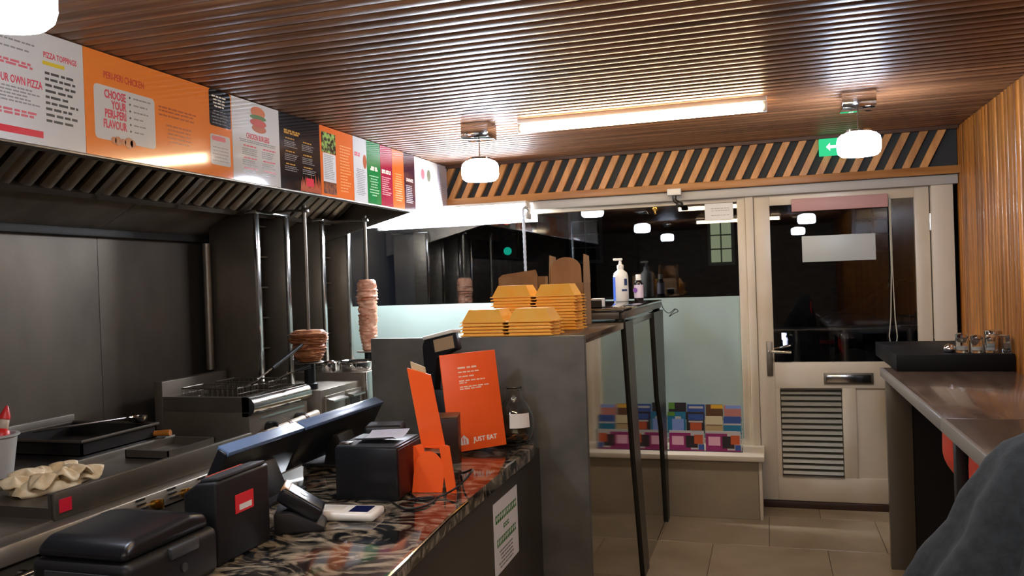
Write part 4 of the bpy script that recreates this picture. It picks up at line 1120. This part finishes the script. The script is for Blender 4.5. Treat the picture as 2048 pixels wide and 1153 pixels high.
tubB = tub_mb(0.010, W_ + 0.010, -D_ / 2, D_ / 2, H_, 0.022).mesh('lid_half', 30)
hinge = MB().box(-0.004, 0.004, -D_ / 2, D_ / 2, 0.0, 0.004).mesh('hinge_strip', 30)
tabs = [MB().prism([(W_ + 0.016, s - 0.014), (W_ + 0.03, s - 0.010), (W_ + 0.034, s), (W_ + 0.03, s + 0.010), (W_ + 0.016, s + 0.014)], 'z', 0.0, 0.004).mesh('closing_tab', 30) for s in (-0.04, 0.04)]
def clamshell(x, y, z, rz, label, group):
    t = thing('foam_clamshell', label, 'food box', (x, y, z), group, rz)
    for nm, me in (('tray_half', tubA), ('lid_half', tubB), ('hinge_strip', hinge), ('closing_tab', tabs[0]), ('closing_tab', tabs[1])):
        link(nm, me, YELLOW, t)
PN = 0.0125
NB, NF = 12, 5
ORD = ['first', 'second', 'third', 'fourth', 'fifth', 'sixth', 'seventh', 'eighth', 'ninth', 'tenth', 'eleventh', 'twelfth']
for k in range(NB):
    clamshell(-0.935 - 0.008 * (k % 3) * 0.3, 3.40, TZ + 0.0005 + k * PN, 0.04 + random.uniform(-.006, .006),
              'yellow foam clamshell, topmost of the taller stack' if k == NB - 1 else 'yellow foam clamshell nested %s from the top of the taller stack' % ORD[NB - 1 - k], 'taller stack of open foam clamshells')
for k in range(NF):
    clamshell(-0.955 - 0.008 * (k % 2) * 0.3, 3.075, TZ + 0.0005 + k * PN, 0.02 + random.uniform(-.006, .006),
              'yellow foam clamshell, topmost of the lower stack' if k == NF - 1 else 'yellow foam clamshell nested %s from the top of the lower stack' % ORD[NF - 1 - k], 'lower stack of open foam clamshells')
# kraft boxes
def kraft(x, y, w, d, h, flap, label, rz):
    t = thing('kraft_box', label, 'cardboard box', (x, y, TZ), 'folded kraft boxes', rz)
    th = 0.003
    b = MB()
    b.box(-w / 2, w / 2, -d / 2, -d / 2 + th, 0, h); b.box(-w / 2, w / 2, d / 2 - th, d / 2, 0, h)
    b.box(-w / 2, -w / 2 + th, -d / 2, d / 2, 0, h); b.box(w / 2 - th, w / 2, -d / 2, d / 2, 0, h); b.box(-w / 2, w / 2, -d / 2, d / 2, 0, th)
    obj('carton', b, KRAFT, t, world=False)
    if flap:
        pts = [(-w / 2 + 0.008, h), (w / 2 - 0.008, h)] + [((w / 2 - 0.01) * math.cos(a), h + flap * 0.55 + flap * 0.45 * math.sin(a)) for a in [math.radians(q) for q in range(0, 181, 15)]]
        obj('front_flap', MB().prism(pts, 'y', -d / 2, -d / 2 + th), KRAFT, t, world=False)
        for s in (-1, 1):
            obj('side_flap', MB().prism([(-d / 2, h), (d / 2, h), (d / 2 - 0.02, h + flap * 1.05), (-d / 2 + 0.02, h + flap * 1.1)], 'x', s * w / 2 - th / 2, s * w / 2 + th / 2), KRAFT, t, world=False)
    else:
        obj('front_flap', MB().prism([(-w / 2 + .004, h), (w / 2, h), (w / 2 - .01, h + 0.03), (-w / 2 + .02, h + 0.012)], 'y', -d / 2, -d / 2 + th), KRAFT, t, world=False)
kraft(-0.855, 3.66, 0.155, 0.16, 0.19, 0.115, 'tall open brown cardboard box with a rounded front flap', 0.02)
kraft(-1.08, 3.68, 0.19, 0.15, 0.225, 0, 'lower open brown cardboard box behind the foam clamshells', -0.05)
# bottles
t = thing('pump_bottle', 'white sanitiser pump bottle with a blue label side', 'bottle', (-0.862, 5.05, 1.362))
x, y_ = -0.862, 5.05
obj('bottle_body', MB().lathe([(0.001, 0), (0.042, 0), (0.046, 0.006), (0.046, 0.15), (0.04, 0.175), (0.022, 0.19), (0.018, 0.195), (0.018, 0.205)], (x, y_, 1.3625), 28), WHITE, t, smooth=50)
lb = MB(); lb.grid(lambda u, v: (x + 0.0466 * math.cos(3.0 + 1.1 * u), y_ + 0.0466 * math.sin(3.0 + 1.1 * u), 1.368 + 0.145 * v), 10, 1)
obj('blue_label', lb, mat('label_blue', '#2454b8', 0.4), t, 60)
lb = MB(); lb.grid(lambda u, v: (x + 0.0468 * math.cos(-0.95 + 0.5 * u), y_ + 0.0468 * math.sin(-0.95 + 0.5 * u), 1.46 + 0.04 * v), 6, 1)
lb.grid(lambda u, v: (x + 0.0468 * math.cos(-1.3 + 0.8 * u), y_ + 0.0468 * math.sin(-1.3 + 0.8 * u), 1.425 + 0.012 * v), 6, 1)
obj('label_print', lb, mat('label_navy', '#2b3f66', 0.4), t, 60)
pm = MB(); pm.lathe([(0.021, 0.2), (0.021, 0.222), (0.012, 0.226), (0.008, 0.24), (0.008, 0.252)], (x, y_, 1.3625), 20)
pm.box(x - 0.042, x + 0.014, y_ - 0.011, y_ + 0.011, 1.3625 + 0.25, 1.3625 + 0.264, bevel=0.004)
obj('pump', pm, WHITE, t)
t = thing('small_bottle', 'small dark bottle with a white cap and pale lilac label', 'bottle', (-0.757, 5.07, 1.362))
x, y_ = -0.757, 5.07
obj('bottle_body', MB().lathe([(0.001, 0), (0.026, 0), (0.028, 0.005), (0.028, 0.105), (0.018, 0.122), (0.014, 0.128)], (x, y_, 1.3625), 24), mat('dark_amber', '#1d1512', 0.15), t, smooth=50)
lb = MB(); lb.lathe([(0.0284, 0.018), (0.0284, 0.098)], (x, y_, 1.3625), 24)
obj('label', lb, mat('label_lilac', '#d5c6d4', 0.5), t, 60)
lb = MB(); lb.prism([(x - 0.017 + 0.014 * math.cos(a * PI / 8), 1.3625 + 0.065 + 0.016 * math.sin(a * PI / 8)) for a in range(16)], 'y', y_ - 0.0295, y_ - 0.024)
obj('violet_dot', lb, mat('label_violet', '#7a4f9e', 0.5), t)
obj('cap', MB().lathe([(0.016, 0.126), (0.016, 0.158), (0.013, 0.162)], (x, y_, 1.3625), 20), WHITE, t)
t = thing('napkin_holder', 'small dark holder with white napkins behind the kraft box', 'holder', (-0.80, 4.0, 1.362))
b = MB(); b.box(-0.83, -0.77, 3.95, 3.955, 1.3625, 1.40); b.box(-0.83, -0.77, 4.045, 4.05, 1.3625, 1.40); b.box(-0.83, -0.77, 3.95, 4.05, 1.3625, 1.367)
obj('holder', b, BLACK_S, t)
obj('napkins', MB().box(-0.828, -0.772, 3.958, 4.042, 1.367, 1.408, bevel=0.002), PAPER, t)
# conduit rising to the batten light
o = MB(); 
for k in range(1): pass
pts = [(-1.51, 5.2 - 0.0, 1.3 + 0.0), (-1.512, 5.2, 1.6), (-1.512, 5.22, 1.80), (-1.545, 5.40, 1.945)]
t = thing('flexible_conduit', 'ribbed grey flexible conduit hanging from the batten light', 'conduit', (-1.43, 4.95, 0))
prof = []
z = 1.301
mb = MB()
N = 120
mb.tube([(-1.428 - 0.010 * (k / N), 4.95, 0.002 + 1.928 * k / N) for k in range(N + 1)] + [(-1.445, 4.98, 1.96), (-1.46, 5.06, 1.975), (-1.50, 5.25, 1.985), (-1.545, 5.42, 1.985)],
        [0.009 + (0.0016 if k % 2 else -0.0010) for k in range(N + 1)] + [0.009] * 4, 10)
obj('conduit_hose', mb, mat('conduit_grey', '#a5aab0', 0.4), t, 60)
obj('gland', MB().cyl((-1.535, 5.40, 1.985), (-1.548, 5.43, 1.985), 0.016, n=12), WHITE, t)
cable([(-0.645, 5.21, 1.355), (-0.63, 5.24, 1.30), (-0.60, 5.26, 1.275), (-0.565, 5.27, 1.30), (-0.545, 5.27, 1.285), (-0.575, 5.27, 1.27), (-0.60, 5.262, 1.255), (-0.56, 5.27, 1.30)], 'thin black cable knotted in front of the frosted film', 0.0025)

# ------------------------------------------------------------------ leaflets on the sill
t = thing('leaflet_rack', 'three tier clear leaflet rack on the cream window sill', 'rack', (-0.41, 5.40, 0.395))
b = MB()
LX0, LX1 = -0.66, -0.185
tiers = [(5.33, 0.398), (5.40, 0.50), (5.47, 0.575)]
for yy, zz in tiers:
    b.box(LX0, LX1, yy - 0.004, yy + 0.03, zz - 0.003, zz)
for x in (LX0, LX1 - 0.004):
    b.box(x, x + 0.004, 5.325, 5.50, 0.395, 0.52)
    b.box(x, x + 0.004, 5.40, 5.50, 0.52, 0.60)
obj('rack_frame', b, mat('clear_acrylic', '#dfe8ea', 0.05, trans=0.9, ior=1.2), t)
def leaflet(x0, x1, tier, h, m, label, parts, nm='leaflet'):
    yy, zz = tiers[tier]
    tt = thing(nm, label, 'leaflet', ((x0 + x1) / 2, yy, zz), 'leaflets on the sill')
    Ml = Matrix.Translation((0, yy + 0.004, zz)) @ Matrix.Rotation(-0.08, 4, 'X')
    xobj('card', MB().box(x0, x1, 0, 0.008, 0.0005, h), Ml, m, tt)
    for (pn, a, b_, c, d, mm, e) in parts:
        w = x1 - x0
        xobj(pn, MB().box(x0 + a * w, x0 + b_ * w, -0.0006 * e, 0.0, c * h, d * h), Ml, mm, tt)
LW = mat('leaflet_white', '#b5b1ae', 0.35); LM = mat('leaflet_magenta', '#8a2460', 0.35); LPK = mat('leaflet_pink', '#d9a6b8', 0.35)
LB = mat('leaflet_blue', '#34508f', 0.35); LLB = mat('leaflet_lightblue', '#7f94c9', 0.35); LT = mat('leaflet_tan', '#b59c6e', 0.35)
LD = mat('leaflet_dark', '#2a2326', 0.35); LO = mat('leaflet_orange', '#b8532c', 0.35); LG = mat('leaflet_green', '#5e8a35', 0.35); LBR = mat('leaflet_brown', '#5a3b22', 0.35)
LTE = mat('leaflet_teal', '#1f6f8f', 0.35); LY = mat('leaflet_yellow', '#d3a22f', 0.35)
food = [('magenta_ground', 0.0, 0.62, 0.0, 0.88, LM, 1), ('pale_square', 0.08, 0.42, 0.28, 0.72, LPK, 2), ('dish_picture', 0.48, 0.82, 0.15, 0.75, LD, 2), ('fruit_picture', 0.72, 0.97, 0.35, 0.8, LO, 3), ('blue_corner', 0.84, 1.0, 0.0, 0.32, LB, 3), ('base_band', 0.0, 1.0, 0.0, 0.06, LM, 4)]
leaflet(-0.635, -0.418, 0, 0.125, LW, 'magenta food leaflet at the counter post end of the sill', food)
leaflet(-0.408, -0.195, 0, 0.125, LW, 'magenta food leaflet at the door end of the sill', food)
leaflet(-0.65, -0.535, 1, 0.13, LTE, 'teal leaflet with a pale blue bottle', [('bottle_picture', 0.25, 0.9, 0.0, 0.66, LLB, 1), ('bottle_neck', 0.42, 0.75, 0.66, 0.78, LW, 1), ('green_patch', 0.0, 0.4, 0.8, 1.0, LG, 2)])
leaflet(-0.53, -0.418, 1, 0.13, LD, 'dark leaflet with a round orange dish', [('dish_picture', 0.2, 0.85, 0.12, 0.5, LO, 1), ('blue_band', 0.1, 0.95, 0.62, 0.9, LB, 1), ('dish_rim', 0.12, 0.92, 0.5, 0.58, LW, 2)])
leaflet(-0.412, -0.305, 1, 0.105, LT, 'tan leaflet with a cream upper half', [('cream_half', 0.0, 1.0, 0.5, 1.0, mat('leaflet_cream', '#cdbf98', 0.35), 1), ('brown_line', 0.05, 0.95, 0.45, 0.5, LBR, 1)])
leaflet(-0.298, -0.192, 1, 0.105, LB, 'blue leaflet crossed by a white band', [('white_band', 0.0, 1.0, 0.48, 0.58, LW, 1), ('lower_half', 0.0, 1.0, 0.0, 0.48, LTE, 1)])
leaflet(-0.65, -0.535, 2, 0.105, LD, 'black leaflet with a green corner in the rear tier', [('green_corner', 0.0, 0.35, 0.6, 1.0, LG, 1)])
leaflet(-0.53, -0.418, 2, 0.095, LB, 'navy and white leaflet in the rear tier', [('white_band', 0.1, 0.9, 0.72, 0.86, LW, 1)])
leaflet(-0.412, -0.305, 2, 0.095, LBR, 'brown leaflet with a yellow top edge in the rear tier', [('yellow_edge', 0.3, 1.0, 0.72, 0.98, LY, 1)])
leaflet(-0.298, -0.192, 2, 0.09, mat('leaflet_salmon', '#b9766a', 0.35), 'salmon leaflet with a grey blue top in the rear tier', [('blue_top', 0.1, 1.0, 0.75, 1.0, LLB, 1)])

# things on the window and door
t = thing('window_paper', 'white paper sheet stuck to the window beside the door', 'paper', (-0.30, 5.60, 1.86))
obj('sheet', MB().box(-0.385, -0.205, 5.606, 5.608, 1.862, 1.992), PAPER, t)
mb = MB()
Mx = frame((-0.295, 5.606, 1.93), (1, 0, 0), (0, 0, 1))
for yy in (0.01, -0.005, -0.035): words(mb, Mx, -0.05, 0.07, yy, 0.004)
obj('small_print', mb, P_GREY, t)['kind'] = 'stuff'
t = thing('door_notice', 'plain white sign fixed to the door glass', 'sign', (0.427, 5.59, 1.565))
obj('sheet', MB().box(0.212, 0.643, 5.586, 5.590, 1.565, 1.73, bevel=0.001), mat('sign_white', '#b4b9b3', 0.4), t)
t = thing('roller_blind', 'dusty pink roller blind box with a looped bead chain on the door', 'blind', (0.435, 5.56, 1.885))
obj('head_box', MB().box(0.155, 0.715, 5.535, 5.574, 1.885, 1.966, bevel=0.004), PINKISH, t)
ch = [(0.722, 5.55, 1.95), (0.724, 5.55, 1.6), (0.728, 5.55, 1.3)]
lp_ = [(0.722, 5.552, 1.94), (0.724, 5.552, 1.5), (0.712, 5.552, 1.2), (0.700, 5.552, 1.09), (0.705, 5.552, 1.05), (0.723, 5.552, 1.035), (0.740, 5.552, 1.05), (0.745, 5.552, 1.09), (0.736, 5.552, 1.2), (0.730, 5.552, 1.5), (0.729, 5.552, 1.94)]
obj('bead_chain', MB().tube(lp_, 0.0032, 6), mat('chain_ivory', '#b8b29c', 0.4), t)
t = thing('sensor_box', 'small white sensor box with a dark bracket on the window head rail', 'sensor', (-0.56, 5.45, 2.03))
obj('box', MB().box(-0.606, -0.518, 5.425, 5.474, 2.028, 2.070, bevel=0.004), WHITE, t)
mb = MB(); mb.tube([(-0.562, 5.45, 2.03), (-0.562, 5.45, 1.995), (-0.535, 5.44, 1.975)], 0.014, 10); mb.lathe([(0.02, 0), (0.024, 0.01), (0.02, 0.025), (0.005, 0.03)], (-0.53, 5.44, 1.955), 16)
obj('bracket', mb, DARK_FR, t)
t = thing('suction_hook', 'small brass hook hanging at the top of the window glass', 'hook', (-0.71, 5.6, 1.95))
mb = MB(); mb.tube([(-0.71, 5.614, 1.965), (-0.71, 5.60, 1.965), (-0.71, 5.595, 1.935), (-0.705, 5.60, 1.925)], 0.008, 8); mb.cyl((-0.71, 5.6145, 1.965), (-0.71, 5.606, 1.965), 0.02, 0.012, n=16)
obj('hook', mb, MATS['brass'], t)

# ------------------------------------------------------------------ bar along the wooden wall
def bar(y0, y1, label, legs):
    t = thing('bar_table', label, 'bar table', (0.8, (y0 + y1) / 2, 0), 'bar tables along the wooden wall')
    obj('bar_top', MB().box(0.545, XR - 0.002, y0 + 0.0015, y1 - 0.0015, 0.962, 1.0, bevel=0.002), BARTOP, t)
    obj('edging', MB().box(0.53, 0.546, y0 + 0.0015, y1 - 0.0015, 0.958, 1.001, bevel=0.002), BAR_EDGE, t)
    for y_ in legs:
        obj('leg', MB().box(0.545, 0.66, y_, y_ + 0.045, 0, 0.958, bevel=0.002), BAR_LEG, t)
    obj('back_rail', MB().box(1.03, XR - 0.002, y0 + 0.05, y1 - 0.05, 0.86, 0.958), BLACK, t)
    return t
t = bar(3.045, 4.60, 'dark brown bar table with a wide leg by the door', (4.50,))
obj('end_panel', MB().box(0.66, XR - 0.002, 4.515, 4.53, 0, 0.958), BLACK, t)
bt2 = bar(0.6, 3.043, 'dark brown bar table carrying on past the joint under the jacket', (0.75,))
obj('leg', MB().box(0.565, 0.60, 2.995, 3.04, 0, 0.958, bevel=0.002), BLACK, bt2)
t = thing('black_shelf', 'black boxed shelf standing at the door end of the bar', 'shelf', (0.84, 4.8, 0))
obj('tray', MB().box(0.585, XR - 0.002, 4.42, 5.25, 1.0015, 1.082, bevel=0.003), mat('dull_black_board', '#0b0b0c', 0.6, spec=0.25), t)
obj('plinth', MB().box(0.66, XR - 0.002, 4.63, 5.22, 0.0, 1.0015, bevel=0.003), BLACK, t)
# glass jars
def jar(x, y_, r, h, label, lid=True):
    t = thing('glass_jar', label, 'jar', (x, y_, 1.082), 'jars on the black shelf')
    obj('glass', MB().lathe([(0.001, 0.0), (r * 0.92, 0.0), (r, 0.008), (r, h * 0.8), (r * 0.85, h), (r * 0.8, h), (r * 0.92, h * 0.8), (r * 0.92, 0.012), (0.001, 0.008)], (x, y_, 1.0825), 24), JAR, t, smooth=50)
    if lid:
        obj('steel_lid', MB().lathe([(r * 0.92, h - 0.006), (r * 0.98, h - 0.004), (r * 0.98, h + 0.010), (r * 0.7, h + 0.016), (0.001, h + 0.018)], (x, y_, 1.0825), 24), CHROME, t)
    obj('contents', MB().lathe([(0.001, 0.013), (r * 0.88, 0.013), (r * 0.88, h * 0.4), (0.001, h * 0.42)], (x, y_, 1.0825), 20), mat('white_sugar', '#d2cfc8', 0.7), t)
jar(0.895, 4.52, 0.030, 0.078, 'slim lidded glass shaker nearest the door on the black shelf')
jar(0.955, 4.50, 0.028, 0.070, 'small lidded glass shaker second along the black shelf')
jar(1.015, 4.50, 0.026, 0.062, 'short lidded glass shaker between taller jars')
jar(1.045, 4.58, 0.040, 0.088, 'wide lidded glass jar against the wooden wall')
t = thing('glass_tumbler', 'upturned clear tumbler beside the jars by the wooden wall', 'glass', (1.06, 4.47, 1.082))
obj('glass', MB().lathe([(0.034, 0.0), (0.036, 0.0), (0.03, 0.085), (0.001, 0.088), (0.001, 0.08), (0.0275, 0.078)], (1.06, 4.475, 1.0825), 24), JAR, t, smooth=50)
t = thing('chrome_rest', 'low chrome dish lying beside the glass shakers', 'dish', (0.845, 4.52, 1.082))
obj('dish', MB().lathe([(0.001, 0), (0.02, 0.0), (0.03, 0.01), (0.026, 0.03), (0.012, 0.04), (0.001, 0.042)], (0.84, 4.53, 1.0825), 20), CHROME, t, smooth=60)

# stools
def stool(x, y_, label, seat_z=0.60, back_z=0.945, rz=0.0):
    t = thing('bar_stool', label, 'stool', (x, y_, 0), 'red shell stools at the bar', rz)
    # local: sitter faces +x
    def shell(u, v):
        a = (v - 0.5) * 2
        if u < 0.5:
            q = u / 0.5
            return (0.17 - 0.33 * q, a * (0.15 + 0.01 * q), seat_z + 0.012 - 0.012 * math.sin(q * PI) + 0.02 * a * a)
        q = (u - 0.5) / 0.5
        ang = q * PI / 2
        wz = (back_z - seat_z)
        wd = (0.16 - 0.02 * max(0, q - 0.55) / 0.45 * 1.0)
        return (-0.16 - 0.05 * math.sin(min(1, q * 2) * PI / 2) + 0.02 * a * a, a * wd, seat_z + 0.012 + wz * q ** 1.2)
    b = MB(); b.grid(shell, 22, 12)
    sh = obj('seat_shell', b, REDSEAT, t, 60, world=False)
    md = sh.modifiers.new('thickness', 'SOLIDIFY'); md.thickness = 0.012
    for sx in (-1, 1):
        for sy in (-1, 1):
            obj('leg', MB().tube([(sx * 0.10, sy * 0.11, seat_z - 0.012), (sx * 0.17, sy * 0.18, 0.0)], [0.017, 0.012], 10), OAK, t, world=False)
    obj('footrest', MB().tube([(sx * 0.155, sy * 0.165, 0.21) for sx, sy in ((-1, -1), (1, -1), (1, 1), (-1, 1))], 0.008, 8, closed=True), STEEL_D, t, world=False)
    obj('seat_plate', MB().box(-0.11, 0.11, -0.12, 0.12, seat_z - 0.02, seat_z - 0.004), BLACK, t, world=False)
    return t
stool(0.79, 3.25, 'orange red shell stool tucked under the bar before the joint', 0.735, 0.938)
stool(0.79, 2.83, 'orange red shell stool tucked under the bar past the joint', 0.735, 0.938)
stool(0.625, 1.42, 'red shell stool wearing the dark jacket', 0.70, 1.17)

# jacket draped over the stool back
random.seed(4)
JX, JY = 0.405, 1.42
t = thing('jacket', 'dark grey wool jacket draped over a stool at the bar', 'jacket', (JX, JY, 0.5))
JP = [(0.012, 1.245), (0.045, 1.243), (0.072, 1.228), (0.092, 1.205), (0.108, 1.178), (0.13, 1.147), (0.150, 1.10), (0.195, 1.045), (0.225, 0.99), (0.25, 0.93), (0.275, 0.85), (0.29, 0.75), (0.30, 0.62), (0.305, 0.50)]
ph = [random.uniform(0, 6.28) for _ in range(6)]
def jf(a, j):
    k = j / (len(JP) - 1)
    s = 1 + 0.13 * k ** 0.8 * math.sin(5 * a + 0.4 + 1.5 * k) + 0.07 * k * math.sin(9 * a + ph[1] - 2 * k) + 0.03 * k * math.sin(3 * a + ph[2])
    c = math.cos(a)
    if c > 0: s *= (1 - 0.66 * c * min(1, k * 3 + 0.2))
    return s
jk = MB()
jk.lathe(JP, (0, 0, 0), 64, 1.0, 0.85, fn=jf)
bmesh.ops.translate(jk.bm, verts=jk.bm.verts, vec=(JX, JY, 0))
obj('body', jk, CLOTH, t, 80)
sv = MB()
sv.tube([(0.40, 1.33, 1.19), (0.385, 1.30, 1.15), (0.36, 1.265, 1.06), (0.335, 1.235, 0.96), (0.325, 1.22, 0.85), (0.33, 1.215, 0.72)], [0.03, 0.045, 0.052, 0.055, 0.052, 0.048], 14)
obj('sleeve', sv, CLOTH, t, 80)

# grey board on the back wall (it shows in the window as a reflection)
t = thing('wall_board', 'plain grey framed board on the back wall', 'board', (-1.7, YK, 1.6))
obj('panel', MB().box(-2.25, -1.15, YK, YK + 0.02, 1.60, 2.22), mat('board_grey', '#6b645a', 0.5), t)
obj('frame', MB().box(-2.28, -1.12, YK, YK + 0.012, 1.57, 2.25), DARK_FR, t)
